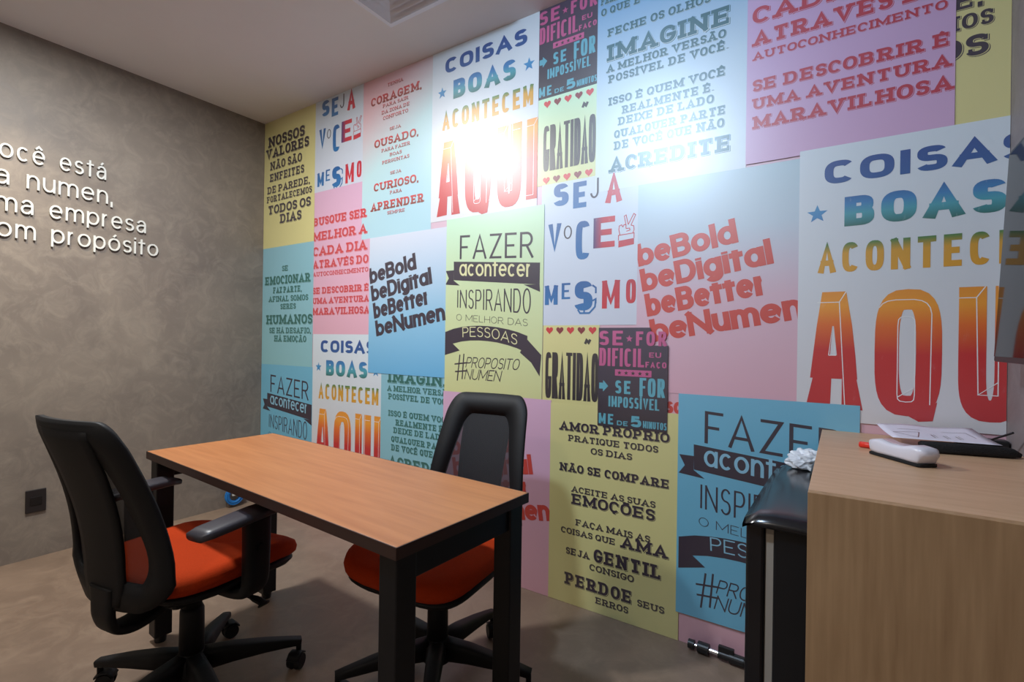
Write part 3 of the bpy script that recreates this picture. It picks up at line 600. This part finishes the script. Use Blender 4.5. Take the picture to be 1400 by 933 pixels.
P_('dark SE FOR DIFICIL poster below the white SEJA VOCE MESMO', 'hard', 'dark', (2.674, 2.978, .824, 1.252), lvl=3, notch=[(2.674, .824), (2.978, .824), (2.978, 1.178), (2.918, 1.178), (2.903, 1.252), (2.674, 1.252)])
P_('tall yellow poster AMOR PRÓPRIO reaching down to the floor', 'love', 'yellow', (2.438, 3.032, .001, .905), lvl=2, shadow=True)
P_('blue to white poster with the large word IMAGINE under the ceiling', 'imagine', 'skyfade', (2.646, 3.256, 1.852, H), P='petrol', shadow=True)
P_('large pale blue and pink beBold poster with brick red words', 'be', 'bepink', (2.842, 3.440, .987, 1.852), B='be')
P_('mauve poster with crimson words SE DESCOBRIR É UMA AVENTURA', 'seek', 'mauve', (3.255, 3.846, 1.862, H), 2.670, .645, lvl=2, R='crimson', shadow=True)
P_('yellow poster strip with cut off dark words at the right end', 'values', 'yellow', (3.45, RX, 1.80, H), 3.352, -.006, shadow=True)
P_('large white COISAS BOAS poster beside the screen at the right', 'things', 'white', (3.432, RX, .93, 1.876), 1.752, -.887, lvl=2)
P_('bright blue FAZER poster behind the black refrigerator', 'doit', 'blue', (3.022, 3.617, .116, .988), 1.246, -.815, lvl=3, bg='sky')

quads_mesh('lettering', text_quads('so', 2.972, 3.034, .905, .062, 'bold'), -.0003, INK['be'], bpy.data.objects['wall_back'])

# ------------------------------------------------------------------ raised white lettering on the cement wall
sg = thing('wall_lettering', 'raised white acrylic words, four lines, on the cement wall', 'lettering', (0, -1.2, 1.68))
m_acr = mat('white_acrylic', (205, 208, 206), .5)
for tx, yl, yr, z, h in (('você está', -1.445, -.945, 2.085, .10), ('na numen,', -1.462, -.915, 1.950, .10), ('uma empresa', -1.455, -.745, 1.815, .10), ('com propósito', -1.455, -.68, 1.683, .10)):
    # wall_left runs along y; text advances towards +y
    tx = tx.replace('a', 'ä')
    for ch, qs in text_quads(tx, yl, yr, z, h, 'ring', per=True):
        b = nb()
        for i, q in enumerate(qs):
            fx = .013 + i * 1.2e-5
            lo_ = [b.verts.new((.003, yy + 1.2, zz - 1.68)) for yy, zz in q]; hi_ = [b.verts.new((fx, yy + 1.2, zz - 1.68)) for yy, zz in q]
            fs = [b.faces.new(lo_[::-1]), b.faces.new(hi_)] + [b.faces.new((lo_[k], lo_[(k + 1) % 4], hi_[(k + 1) % 4], hi_[k])) for k in range(4)]
            bmesh.ops.recalc_face_normals(b, faces=fs)
        obj('letter', b, m_acr, sg)

# ------------------------------------------------------------------ desk
m_top = mat('desk_laminate', (186, 122, 74), .42, rgb2=(170, 107, 62), nscale=3.2, stretch=(1.2, 16, 1), bump=.02, bscale=40)
m_edge = mat('dark_edge_band', (58, 38, 32), .45)
m_steel = mat('black_steel', (17, 18, 21), .5, spec=.4)
TL, TW, TH = 1.454, .501, .74
desk = thing('office_desk', 'wooden desk with four black square steel legs between the two chairs', 'desk', (1.320, -1.2083, 0), -.0493)
bm = nb(); box(bm, .002, TL - .002, .002, TW - .002, TH - .028, TH, .0015); obj('desktop', bm, m_top, desk)
bm = nb()
box(bm, 0, TL, -.0008, .002, TH - .0285, TH - .0005); box(bm, 0, TL, TW - .002, TW + .0008, TH - .0285, TH - .0005)
box(bm, -.0008, .002, 0, TW, TH - .0285, TH - .0005); box(bm, TL - .002, TL + .0008, 0, TW, TH - .0285, TH - .0005); obj('edge_band', bm, m_edge, desk)
for lx in (.012, TL - .072):
    for ly in (.012, TW - .072):
        bm = nb(); box(bm, lx, lx + .06, ly, ly + .06, .028, TH - .0285, .004); leg = obj('leg', bm, m_steel, desk)
        bm = nb(); cyl(bm, (lx + .03, ly + .03, 0), (lx + .03, ly + .03, .03), .019, .022); obj('glide', bm, mat('black_plastic', (20, 20, 23), .5), leg)
    bm = nb(); box(bm, lx + .008, lx + .052, .072, TW - .072, TH - .098, TH - .0285, .003); obj('end_rail', bm, m_steel, desk)
for ly in (.06, TW - .09):
    bm = nb(); box(bm, .072, TL - .072, ly, ly + .03, TH - .068, TH - .0285, .003); obj('long_rail', bm, m_steel, desk)

# ------------------------------------------------------------------ swivel chairs
m_pl = mat('chair_plastic', (14, 15, 18), .6, spec=.35, bump=.05, bscale=300)
m_or = mat('orange_fabric', (188, 60, 18), .9, spec=.15, noise=.12, nscale=220, bump=.25, bscale=500)
def mesh_fabric():
    M = bpy.data.materials.new('see_through_mesh_fabric'); M.use_nodes = True; nt = M.node_tree; b = nt.nodes['Principled BSDF']
    b.inputs['Base Color'].default_value = lin((30, 30, 34)); b.inputs['Roughness'].default_value = .8
    tr = nt.nodes.new('ShaderNodeBsdfTransparent'); mx = nt.nodes.new('ShaderNodeMixShader'); mx.inputs[0].default_value = .85
    nt.links.new(tr.outputs[0], mx.inputs[1]); nt.links.new(b.outputs[0], mx.inputs[2]); nt.links.new(mx.outputs[0], nt.nodes['Material Output'].inputs[0])
    return M
m_mesh = mesh_fabric()
def make_chair(label, loc, rz, arms, base_rot, back_z=.50, back_h=.46, wbot=.23, wtop=.178):
    ch = thing('swivel_chair', label, 'chair', loc, rz)
    def rr(p, a): return (p[0] * math.cos(a) - p[1] * math.sin(a), p[0] * math.sin(a) + p[1] * math.cos(a), p[2])
    bm = nb(); lathe(bm, [(.030, .075), (.050, .08), (.056, .10), (.052, .135), (.036, .155), (.034, .16)], 24); hub = obj('base_hub', bm, m_pl, ch, True)
    for k in range(5):
        a = base_rot + k * 2 * PI / 5
        pts = [rr(p, a) for p in ((.03, 0, .118), (.12, 0, .116), (.22, 0, .106), (.30, 0, .094), (.335, 0, .088))]
        bm = nb(); sweep(bm, pts, [(.029, .036), (.027, .029), (.023, .021), (.018, .015), (.017, .012)], side=Vector((-math.sin(a), math.cos(a), 0)))
        obj('base_arm', bm, m_pl, ch, True)
        cs = bpy.data.objects.new('caster', None)
        bm = nb(); cyl(bm, rr((.328, 0, .05), a), rr((.328, 0, .086), a), .009)
        sw = a + (.9, 2.2, .4, -1.1, 1.7)[k]; cx, cy, _ = rr((.328, 0, 0), a)
        d = Vector((math.cos(sw), math.sin(sw), 0)); s = Vector((-d.y, d.x, 0)); c0 = Vector((cx, cy, .0275)) - d * .016
        sweep(bm, [c0 + d * .026 + Vector((0, 0, .018)), c0 + d * .008 + Vector((0, 0, .030)), c0 - d * .012 + Vector((0, 0, .029)), c0 - d * .028 + Vector((0, 0, .012))], (.022, .0035), side=s)
        cs = obj('caster', bm, m_pl, ch, True)
        for sg_ in (-1, 1):
            bm = nb(); q0 = c0 + s * sg_ * .007; q1 = c0 + s * sg_ * .023; cyl(bm, q0, q1, .0275, .025, 22); obj('wheel', bm, m_pl, cs)
    bm = nb(); lathe(bm, [(.037, .13), (.035, .29), (.031, .30)], 20); lathe(bm, [(.029, .30), (.028, .395)], 16); obj('gas_column', bm, m_pl, ch, True)
    bm = nb(); box(bm, -.10, .10, -.14, .12, .372, .415, .014); box(bm, -.07, .07, -.10, .09, .338, .38, .018); obj('tilt_mechanism', bm, m_pl, ch)
    bm = nb(); sweep(bm, spline([(.06, .03, .372), (.16, .04, .364), (.25, .045, .352), (.275, .045, .345)], 5), [(.007, .005)] * 9 + [(.012, .006)] * 5 + [(.02, .006)] * 2, side=Vector((0, 1, 0))); obj('lever', bm, m_pl, ch, True)
    # seat: pan and cushion as rounded loft
    def slab(prof, name, mt, n=40):
        b = nb(); rings = []
        for (sx, sy, z, yo) in prof:
            r = []
            for k in range(n):
                a = 2 * PI * k / n; c, s = math.cos(a), math.sin(a); e = 2 / 4.6
                x = sx * math.copysign(abs(c) ** e, c); yy = sy * math.copysign(abs(s) ** e, s)
                x *= 1 - .05 * max(0, -yy / sy)
                fr = yy / sy
                zz = z - .026 * max(0, fr - .25) ** 2 / .5625 + .012 * max(0, -fr - .3) + (.010 * (abs(x) / .24) ** 2 if name == 'seat' else 0)
                r.append(b.verts.new((x, yy + yo, zz)))
            rings.append(r)
        for p, q in zip(rings, rings[1:]):
            for k in range(n): b.faces.new((p[k], p[(k + 1) % n], q[(k + 1) % n], q[k]))
        b.faces.new(rings[0][::-1]); b.faces.new(rings[-1]); bmesh.ops.recalc_face_normals(b, faces=b.faces[:])
        return obj(name, b, mt, ch, True)
    slab([(.17, .17, .408, .02), (.225, .215, .414, .02), (.238, .232, .430, .02), (.238, .232, .438, .02)], 'seat_pan', m_pl)
    slab([(.236, .232, .437, .02), (.246, .242, .446, .02), (.249, .245, .462, .02), (.244, .240, .480, .02), (.228, .224, .492, .02), (.20, .196, .498, .02), (.12, .12, .501, .02), (.02, .02, .502, .02)], 'seat', m_or)
    # back
    y0 = -.232
    def BP(s, v, off=0):
        wd = wbot + (wtop - wbot) * (v ** 1.15) if v > .18 else wbot * (1 - .22 * ((.18 - v) / .18) ** 2)
        x = s * wd
        y = y0 - .115 * v - .03 * math.sin(PI * min(1, v * 1.1)) * -1 + .05 * (s * s) * (1 - .3 * v) + off
        return Vector((x, y - .02, back_z + back_h * v))
    def rounded(ms, vb, vt, rb, rtp, n=9):
        P = []
        for cx, cy, a0, rx, ry in ((ms - rb, vb + rb * .9, -90, rb, rb * .9), (ms - rtp, vt - rtp * .55, 0, rtp, rtp * .55), (-(ms - rtp), vt - rtp * .55, 90, rtp, rtp * .55), (-(ms - rb), vb + rb * .9, 180, rb, rb * .9)):
            for i in range(n + 1):
                a = math.radians(a0 + 90 * i / n); P.append((cx + rx * math.cos(a), cy + ry * math.sin(a)))
        # fill the long sides so that the ring follows the curved back
        out = []
        for i, p in enumerate(P):
            q = P[(i + 1) % len(P)]; d = math.hypot(q[0] - p[0], q[1] - p[1]); out.append(p)
            k = int(d / .08)
            for j in range(1, k + 1): out.append((p[0] + (q[0] - p[0]) * j / (k + 1), p[1] + (q[1] - p[1]) * j / (k + 1)))
        return out
    O = rounded(1, 0, 1, .36, .28)
    def inset(p):
        s, v = p; return (s * (.81 - .27 * v), .15 + v * .70)
    b = nb(); n = len(O); R4 = []
    for p in O:
        q = inset(p); mid = ((p[0] + q[0]) / 2, (p[1] + q[1]) / 2)
        ring = [BP(*p, .001), BP(p[0] * .985, p[1], .009), BP(*mid, .012), BP(*q, .008), BP(*q, -.005), BP(*mid, -.009), BP(p[0] * .985, p[1], -.007)]
        R4.append([b.verts.new(v) for v in ring])
    for i in range(n):
        for k in range(7): b.faces.new((R4[i][k], R4[i][(k + 1) % 7], R4[(i + 1) % n][(k + 1) % 7], R4[(i + 1) % n][k]))
    bmesh.ops.recalc_face_normals(b, faces=b.faces[:]); obj('back_frame', b, m_pl, ch, True)
    # woven panel
    b = nb(); NU, NV = 12, 14; g = []
    for j in range(NV + 1):
        v = .03 + .945 * j / NV
        row = []
        half = .97 - .12
        if v < .12: half *= .72 + .28 * math.sqrt(max(0, 1 - ((.12 - v) / .12) ** 2))
        if v > .9: half *= .80 + .20 * math.sqrt(max(0, 1 - ((v - .9) / .1) ** 2))
        for i in range(NU + 1): row.append(b.verts.new(BP(half * (2 * i / NU - 1), v, .006)))
        g.append(row)
    for j in range(NV):
        for i in range(NU): b.faces.new((g[j][i], g[j][i + 1], g[j + 1][i + 1], g[j + 1][i]))
    obj('mesh_panel', b, m_mesh, ch, True)
    # rear support plate: narrow at the bottom, spreading into the frame near the top -> two see-through wedges
    b = nb(); front, back_ = [], []
    for j in range(21):
        v = .02 + .93 * j / 20
        wv = wbot + (wtop - wbot) * v ** 1.15; half = min(.66, (.085 + .03 * v) / wv)
        if v > .9: half *= .97
        for arr, of in ((front, .0), (back_, -.0105)):
            arr.append([b.verts.new(BP(half * (2 * i / 8 - 1), v, of)) for i in range(9)])
    for arr in (front, back_):
        for j in range(20):
            for i in range(8): b.faces.new((arr[j][i], arr[j][i + 1], arr[j + 1][i + 1], arr[j + 1][i]))
    for i in range(8): b.faces.new((front[0][i], front[0][i + 1], back_[0][i + 1], back_[0][i])); b.faces.new((front[20][i], front[20][i + 1], back_[20][i + 1], back_[20][i]))
    for j in range(20): b.faces.new((front[j][0], front[j + 1][0], back_[j + 1][0], back_[j][0])); b.faces.new((front[j][8], front[j + 1][8], back_[j + 1][8], back_[j][8]))
    bmesh.ops.recalc_face_normals(b, faces=b.faces[:]); obj('back_support', b, m_pl, ch, True)
    # J bracket under the seat
    bm = nb()
    pts = spline([(0, -.05, .395), (0, -.13, .352), (0, -.19, .338), (0, -.236, .352), (0, -.254, .39), (0, -.256, .44), (0, -.258, .48)], 6)
    sweep(bm, pts, [(.052 - .008 * math.sin(PI * i / (len(pts) - 1)), .013) for i in range(len(pts))], side=Vector((1, 0, 0))); obj('back_bracket', bm, m_pl, ch, True)
    if arms:
        for s in (-1, 1):
            bm = nb()
            pts = spline([(s * .12, .0, .398), (s * .24, .0, .402), (s * .285, .0, .43), (s * .292, .0, .52), (s * .292, .0, .64)], 6)
            sweep(bm, pts, [(.036 + .008 * (i / (len(pts) - 1)), .012 + .008 * min(1, i / 14)) for i in range(len(pts))], side=Vector((0, 1, 0)))
            ar = obj('armrest', bm, m_pl, ch, True)
            bm = nb(); sweep(bm, [(s * .285, -.19, .640), (s * .285, -.16, .643), (s * .287, 0, .652), (s * .287, .09, .652), (s * .287, .125, .644)], [(.034, .012), (.042, .015), (.044, .016), (.042, .015), (.034, .011)], side=Vector((1, 0, 0)), n=3.4)
            obj('arm_pad', bm, mat('arm_pad_rubber', (62, 60, 66), .38), ar, True)
            bm = nb(); cyl(bm, (s * .305, .0, .55), (s * .318, .0, .55), .012); obj('knob', bm, m_pl, ar)
    return ch
make_chair('orange seated mesh office chair with armrests, its back to the viewer', (1.79, -1.245, 0), math.radians(10), True, math.radians(64 - 10), .42, .545, .252, .185)
make_chair('orange seated armless mesh office chair between desk and mural', (2.40, -.725, 0), math.radians(186), False, math.radians(90 - 186), .42, .55)

# ------------------------------------------------------------------ counter, fridge
m_oak = mat('pale_oak_laminate', (178, 144, 106), .5, rgb2=(154, 121, 86), nscale=4, stretch=(14, 14, .9), bump=.03, bscale=60)
m_oakt = mat('pale_oak_top', (206, 170, 136), .42, rgb2=(194, 156, 122), nscale=3.5, stretch=(2, 14, 2), bump=.02, bscale=60)
CX, CYF, CZ = 3.5105, -.893, .8977
cn = thing('oak_counter', 'pale oak counter with solid front panel at the right', 'counter', (CX, CYF, 0))
W_ = RX - CX - .001; Dp = -CYF - .003
bm = nb(); box(bm, 0, W_, .0225, Dp, CZ - .022, CZ, .0006); obj('countertop', bm, m_oakt, cn)
bm = nb(); box(bm, 0, W_, 0, .022, 0, CZ, .0006); obj('front_panel', bm, m_oak, cn)
m_gl = mat('black_gloss', (24, 24, 27), .2, spec=.6)
m_fr = mat('fridge_black', (20, 21, 24), .4)
FX, FY0, FY1 = 3.364, -.645, -.075
fr = thing('minibar_refrigerator', 'small black refrigerator tucked under the oak counter beside the mural', 'refrigerator', (FX + .26, (FY0 + FY1) / 2, 0))
ox, oy = -(FX + .26), -(FY0 + FY1) / 2
bm = nb(); box(bm, FX + .063 + ox, FX + .52 + ox, FY0 + .004 + oy, FY1 + oy, .03, .736, .006); obj('body', bm, m_fr, fr)
bm = nb(); box(bm, FX + .046 + ox, FX + .064 + ox, FY0 + .012 + oy, FY1 - .01 + oy, .06, .73); obj('door_gasket', bm, mat('grey_gasket', (178, 170, 158), .6), fr)
bm = nb(); box(bm, FX + ox, FX + .046 + ox, FY0 + .004 + oy, FY1 + oy, .05, .736, .010, 3); obj('door', bm, m_gl, fr)
for a, c in ((.1, FY0 + .05), (.48, FY0 + .05), (.1, FY1 - .05), (.48, FY1 - .05)):
    bm = nb(); cyl(bm, (FX + a + ox, c + oy, 0), (FX + a + ox, c + oy, .032), .016); obj('foot', bm, m_fr, fr)
bm = nb()   # domed top cap with a rolled near edge
prof = []
NX, NY = 16, 20; g = []
for j in range(NY + 1):
    v = j / NY; yy = FY0 - .012 + (FY1 - FY0 + .012) * v
    row = []
    for i in range(NX + 1):
        u = i / NX; x = FX - .006 + .532 * u
        z = .762 + .016 * math.sin(PI / 2 * min(1, v * 1.1)) - .022 * max(0, 1 - u / .10) ** 2 - .016 * max(0, 1 - v / .06) ** 2
        row.append(bm.verts.new((x + ox + .020 * v * (1 - u), yy + oy, z)))
    g.append(row)
lo = [[bm.verts.new((v.co.x, v.co.y, .732)) for v in row] for row in g]
for j in range(NY):
    for i in range(NX):
        bm.faces.new((g[j][i], g[j][i + 1], g[j + 1][i + 1], g[j + 1][i])); bm.faces.new((lo[j][i], lo[j + 1][i], lo[j + 1][i + 1], lo[j][i + 1]))
for i in range(NX): bm.faces.new((g[0][i], lo[0][i], lo[0][i + 1], g[0][i + 1])); bm.faces.new((g[NY][i], g[NY][i + 1], lo[NY][i + 1], lo[NY][i]))
for j in range(NY): bm.faces.new((g[j][0], g[j + 1][0], lo[j + 1][0], lo[j][0])); bm.faces.new((g[j][NX], lo[j][NX], lo[j + 1][NX], g[j + 1][NX]))
bmesh.ops.recalc_face_normals(bm, faces=bm.faces[:]); obj('top_cap', bm, m_gl, fr, True)
bm = nb(); lathe(bm, [(.03, 0), (.046, .004), (.049, .02), (.049, .14), (.046, .156), (.03, .16)], 32, Matrix.Translation((0, -.08, .0495)) @ Matrix.Rotation(-PI / 2, 4, 'X'))
tag(obj('round_canister', bm, mat('canister_black', (16, 16, 18), .45), None, True, (3.543, -.40, .7765)), 'rounded black canister mostly hidden between refrigerator and countertop', 'canister')
# crumpled white bag
bm = nb(); bmesh.ops.create_icosphere(bm, subdivisions=4, radius=1)
for v in bm.verts:
    n = v.co.normalized(); k = 1 + .20 * math.sin(n.x * 7 + n.z * 5) * math.cos(n.y * 6 + n.x * 3) + random.uniform(-.07, .07)
    v.co = Vector((n.x * .058 * k, n.y * .04 * k, max(-.026, n.z * .036 * k)))
tag(obj('plastic_bag', bm, mat('white_plastic_film', (222, 228, 236), .28, spec=.7, coat=.3), None, False, (3.475, -.125, .806)), 'crumpled white plastic bag on the refrigerator beside the blue poster', 'bag')

# ------------------------------------------------------------------ things on the counter
def local(o, x, y, z, rz): o.location = (x, y, z); o.rotation_euler = (0, 0, rz)
er = thing('whiteboard_eraser', 'translucent white whiteboard eraser with thin black felt on the counter', 'eraser', (3.694, -.430, CZ), math.radians(-52))
bm = nb(); sweep(bm, [(-.078, 0, .0045), (-.074, 0, .0046), (.07, 0, .0046), (.075, 0, .0045)], [(.018, .0035), (.026, .0045), (.027, .0045), (.022, .0035)], side=Vector((0, 1, 0)), n=5); obj('felt', bm, mat('black_felt', (18, 18, 20), .9), er)
bm = nb(); sweep(bm, [(-.08, 0, .019), (-.075, 0, .023), (-.05, 0, .026), (-.02, 0, .023), (.02, 0, .0235), (.05, 0, .0275), (.072, 0, .0265), (.078, 0, .022)], [(.018, .013), (.025, .0175), (.028, .0205), (.024, .0175), (.024, .018), (.028, .022), (.027, .021), (.020, .016)], side=Vector((0, 1, 0)), n=4.2)
obj('shell', bm, mat('milky_plastic', (214, 212, 222), .3, spec=.6), er, True)
bm = nb(); sweep(bm, [(-.045, 0, .0462), (-.015, 0, .0412), (.025, 0, .0424)], [(.012, .0012)] * 3, side=Vector((0, 1, 0))); obj('label_patch', bm, mat('rosy_label', (204, 178, 184), .4), er, True)
mk = thing('marker_pen', 'red capped marker pen poking out behind the eraser', 'marker', (3.655, -.305, CZ + .0085), math.radians(-14))
bm = nb(); cyl(bm, (-.045, 0, 0), (0, 0, 0), .0085, .0085, 20); cyl(bm, (-.048, 0, 0), (-.045, 0, 0), .0065, .0085, 20); obj('cap', bm, mat('red_plastic', (226, 52, 36), .35), mk, True)
bm = nb(); cyl(bm, (0, 0, 0), (.085, 0, 0), .0078, .0078, 20); obj('barrel', bm, mat('white_pen', (222, 222, 226), .4), mk, True)
bm = nb(); sweep(bm, [(-.112, 0, .014), (-.108, 0, .015), (.0, 0, .0155), (.06, 0, .0155), (.085, 0, .013), (.102, 0, .008)], [(.016, .012), (.020, .0145), (.021, .015), (.021, .015), (.018, .012), (.008, .006)], side=Vector((0, 1, 0)), n=3.4)
tag(obj('pencil_pouch', bm, mat('black_pouch_cloth', (16, 16, 19), .85, bump=.4, bscale=300), None, True), 'long black padded pouch under the printed sheet on the counter', 'pouch')
bpy.data.objects['pencil_pouch'].location = (3.858, -.232, CZ); bpy.data.objects['pencil_pouch'].rotation_euler = (0, 0, math.radians(14))
pp = thing('paper_sheet', 'printed white paper sheet with a line sketch lying over the black pouch', 'paper', (3.785, -.150, CZ), math.radians(9))
bm = nb(); g = []
for i in range(11):
    r = []
    for j in range(9):
        u, v = i / 10, j / 8; x = -.115 + .235 * u; yy = -.10 + .19 * v
        z = .0335 + .004 * math.sin(u * 5) ** 2 * v + .012 * v * v
        r.append(bm.verts.new((x, yy, z)))
    g.append(r)
def pz(x, yy):
    u, v = (x + .115) / .235, (yy + .10) / .19
    return .0335 + .004 * math.sin(u * 5) ** 2 * v + .012 * v * v + .0006
for i in range(10):
    for j in range(8): bm.faces.new((g[i][j], g[i + 1][j], g[i + 1][j + 1], g[i][j + 1]))
ex = bmesh.ops.extrude_face_region(bm, geom=bm.faces[:]); bmesh.ops.translate(bm, vec=(0, 0, -.0003), verts=[v for v in ex['geom'] if isinstance(v, bmesh.types.BMVert)])
bmesh.ops.recalc_face_normals(bm, faces=bm.faces[:]); obj('sheet', bm, mat('office_paper', (224, 222, 236), .7), pp, True)
bm = nb()
def pline(P, w=.0009):
    for a, b in zip(P, P[1:]):
        n = 8
        for k in range(n):
            p = (a[0] + (b[0] - a[0]) * k / n, a[1] + (b[1] - a[1]) * k / n); q = (a[0] + (b[0] - a[0]) * (k + 1) / n, a[1] + (b[1] - a[1]) * (k + 1) / n)
            L = math.hypot(q[0] - p[0], q[1] - p[1]); nx, ny = -(q[1] - p[1]) / L * w, (q[0] - p[0]) / L * w
            bm.faces.new([bm.verts.new((x, yy, pz(x, yy))) for x, yy in ((p[0] + nx, p[1] + ny), (q[0] + nx, q[1] + ny), (q[0] - nx, q[1] - ny), (p[0] - nx, p[1] - ny))])
pline([(-.095, -.01), (-.05, -.07), (-.03, .0), (-.095, -.01)]); pline([(-.075, .03), (-.02, .03)]); pline([(.03, .03), (.085, .03), (.09, -.03)])
for k in range(3):
    x = -.008 + k * .028
    pline([(x, -.02), (x, -.06)], .0014); pline([(x + .007, -.015), (x + .007, -.055)], .0008)
for f in bm.faces:
    f.normal_update()
    if f.normal.z < 0: f.normal_flip()
obj('printing', bm, INK['black'], pp)
rt_ = thing('small_router', 'small black box with a slanting thin antenna at the back corner of the counter', 'router', (3.933, -.038, CZ))
bm = nb(); box(bm, -.032, .035, -.022, .022, 0, .022, .004); obj('case', bm, m_fr, rt_)
bm = nb(); cyl(bm, (-.038, -.026, .006), (.012, -.16, .065), .0028, .0028, 10); obj('antenna', bm, m_fr, rt_)
bm = nb(); box(bm, -.075, -.034, -.026, .004, 0, .009, .002); tag(obj('power_adapter', bm, mat('white_adapter', (206, 204, 208), .5), None, False, (3.925, -.038, CZ)), 'small flat white adapter beside the black router on the counter', 'adapter')

# ------------------------------------------------------------------ screen on the right wall
tv = thing('wall_screen', 'dark glossy wall mounted screen mirroring the mural at the right edge', 'screen', (RX, -.70, 1.15))
def tb(name, x0, x1, y0, y1, z0, z1, mt, bev=.003): b = nb(); box(b, x0, x1, y0, y1, z0, z1, bev); return obj(name, b, mt, tv)
# leans: bottom edge stands further from the wall
tvr = math.radians(2.6)
sb = nb(); box(sb, -.030, 0, -.50, .50, 0, .56, .004); bmesh.ops.rotate(sb, verts=sb.verts[:], cent=(0, 0, 0), matrix=Matrix.Rotation(tvr, 3, 'Y')); bmesh.ops.translate(sb, verts=sb.verts[:], vec=(-.037, 0, 0)); obj('housing', sb, m_fr, tv)
sb = nb(); box(sb, -.0325, -.0303, -.488, .488, .014, .547); bmesh.ops.rotate(sb, verts=sb.verts[:], cent=(0, 0, 0), matrix=Matrix.Rotation(tvr, 3, 'Y')); bmesh.ops.translate(sb, verts=sb.verts[:], vec=(-.037, 0, 0)); obj('glass', sb, mat('screen_glass', (12, 11, 13), .05, spec=.12), tv)
tb('mount', -.036, -.001, -.1, .1, .14, .34, m_steel)

# ------------------------------------------------------------------ ceiling air diffuser
vt = thing('ceiling_air_diffuser', 'square white four way air diffuser in the ceiling', 'air vent', (1.667 + .30, -.312 - .30, H))
m_v = mat('diffuser_white', (226, 226, 236), .5)
def ring(b, a0, z0, a1, z1, th=.0025):
    P = [[(s[0] * a, s[1] * a, z) for s in ((1, 1), (-1, 1), (-1, -1), (1, -1))] for a, z in ((a0, z0), (a1, z1), (a1, z1 + th), (a0, z0 + th))]
    V = [[b.verts.new(p) for p in q] for q in P]
    for i in range(4):
        for k in range(4): b.faces.new((V[k][i], V[k][(i + 1) % 4], V[(k + 1) % 4][(i + 1) % 4], V[(k + 1) % 4][i]))
    bmesh.ops.recalc_face_normals(b, faces=b.faces[:])
b = nb(); ring(b, .30, -.016, .275, -.018, .004); ring(b, .30, -.016, .298, -.001, .0008); obj('border_frame', b, m_v, vt)
for k in range(7):
    a = .272 - k * .034
    b = nb(); ring(b, a - .004, -.022, a - .021, -.004, .0014); obj('louver', b, m_v, vt)
b = nb(); box(b, -.272, .272, -.272, .272, -.0022, -.0006); obj('shade_plate', b, mat('duct_shade', (40, 44, 66), .8), vt)  # dark plate stands in for the shade in the gaps between louvers
b = nb(); cyl(b, (-.286, -.22, -.0195), (-.286, -.22, -.0165), .004, .004, 10); obj('screw', b, m_fr, vt)

# ------------------------------------------------------------------ outlet, cable coil, tripod
ot = thing('wall_outlet', 'black wall outlet plate low on the cement wall', 'outlet', (0, -1.226, .303))
b = nb(); box(b, .0005, .010, -.041, .041, -.060, .060, .003); obj('plate', b, mat('outlet_black', (30, 26, 28), .45), ot)
b = nb(); box(b, .010, .013, -.024, .024, -.022, .022, .002); obj('socket', b, mat('outlet_socket', (20, 18, 20), .35), ot)
co = thing('cable_coil', 'coil of bright blue network cable against the cement wall under the desk', 'cable', (.02, -.20, .001))
m_bl = mat('blue_cable', (26, 112, 186), .45)
b = nb(); pts = []
for i in range(11 * 24 + 1):
    a = 2 * PI * i / 24; k = i / 24
    r = .050 + .011 * math.sin(int(k) * 2.3 + .3 * k)
    pts.append((.016 + .010 * math.sin(k * 1.9), r * math.sin(a) + .003 * math.sin(k * 4), .078 + r * math.cos(a) * 1.0))
tube(b, pts, .0046); obj('cable', b, m_bl, co, True)
b = nb(); box(b, .008, .026, -.012, .010, .098, .112, .002); box(b, .010, .03, .002, .028, .078, .094, .002); box(b, .014, .03, -.02, -.004, .080, .095, .002); obj('connector', b, mat('clear_connector', (214, 214, 208), .35), co)
tr = thing('tripod_pole', 'black and chrome tripod pole lying on the floor by the mural beside the refrigerator', 'tripod', (3.08, -.032, .022), math.radians(-2))
m_ch = mat('chrome', (220, 220, 225), .15, metal=1)
def tseg(name, x0, x1, r, mt): b = nb(); cyl(b, (x0, 0, 0), (x1, 0, 0), r, r, 20); obj(name, b, mt, tr, False)
tseg('foot_tip', 0, .022, .017, m_fr); tseg('rod', .022, .036, .006, m_ch); tseg('clamp', .036, .076, .021, m_fr); tseg('rod', .076, .110, .0085, m_ch); tseg('tube', .110, .62, .015, m_fr)
b = nb(); box(b, .110, .165, -.008, .008, .010, .034, .003); obj('lock_lever', b, m_fr, tr)
tseg('collar', .150, .20, .0185, m_fr)
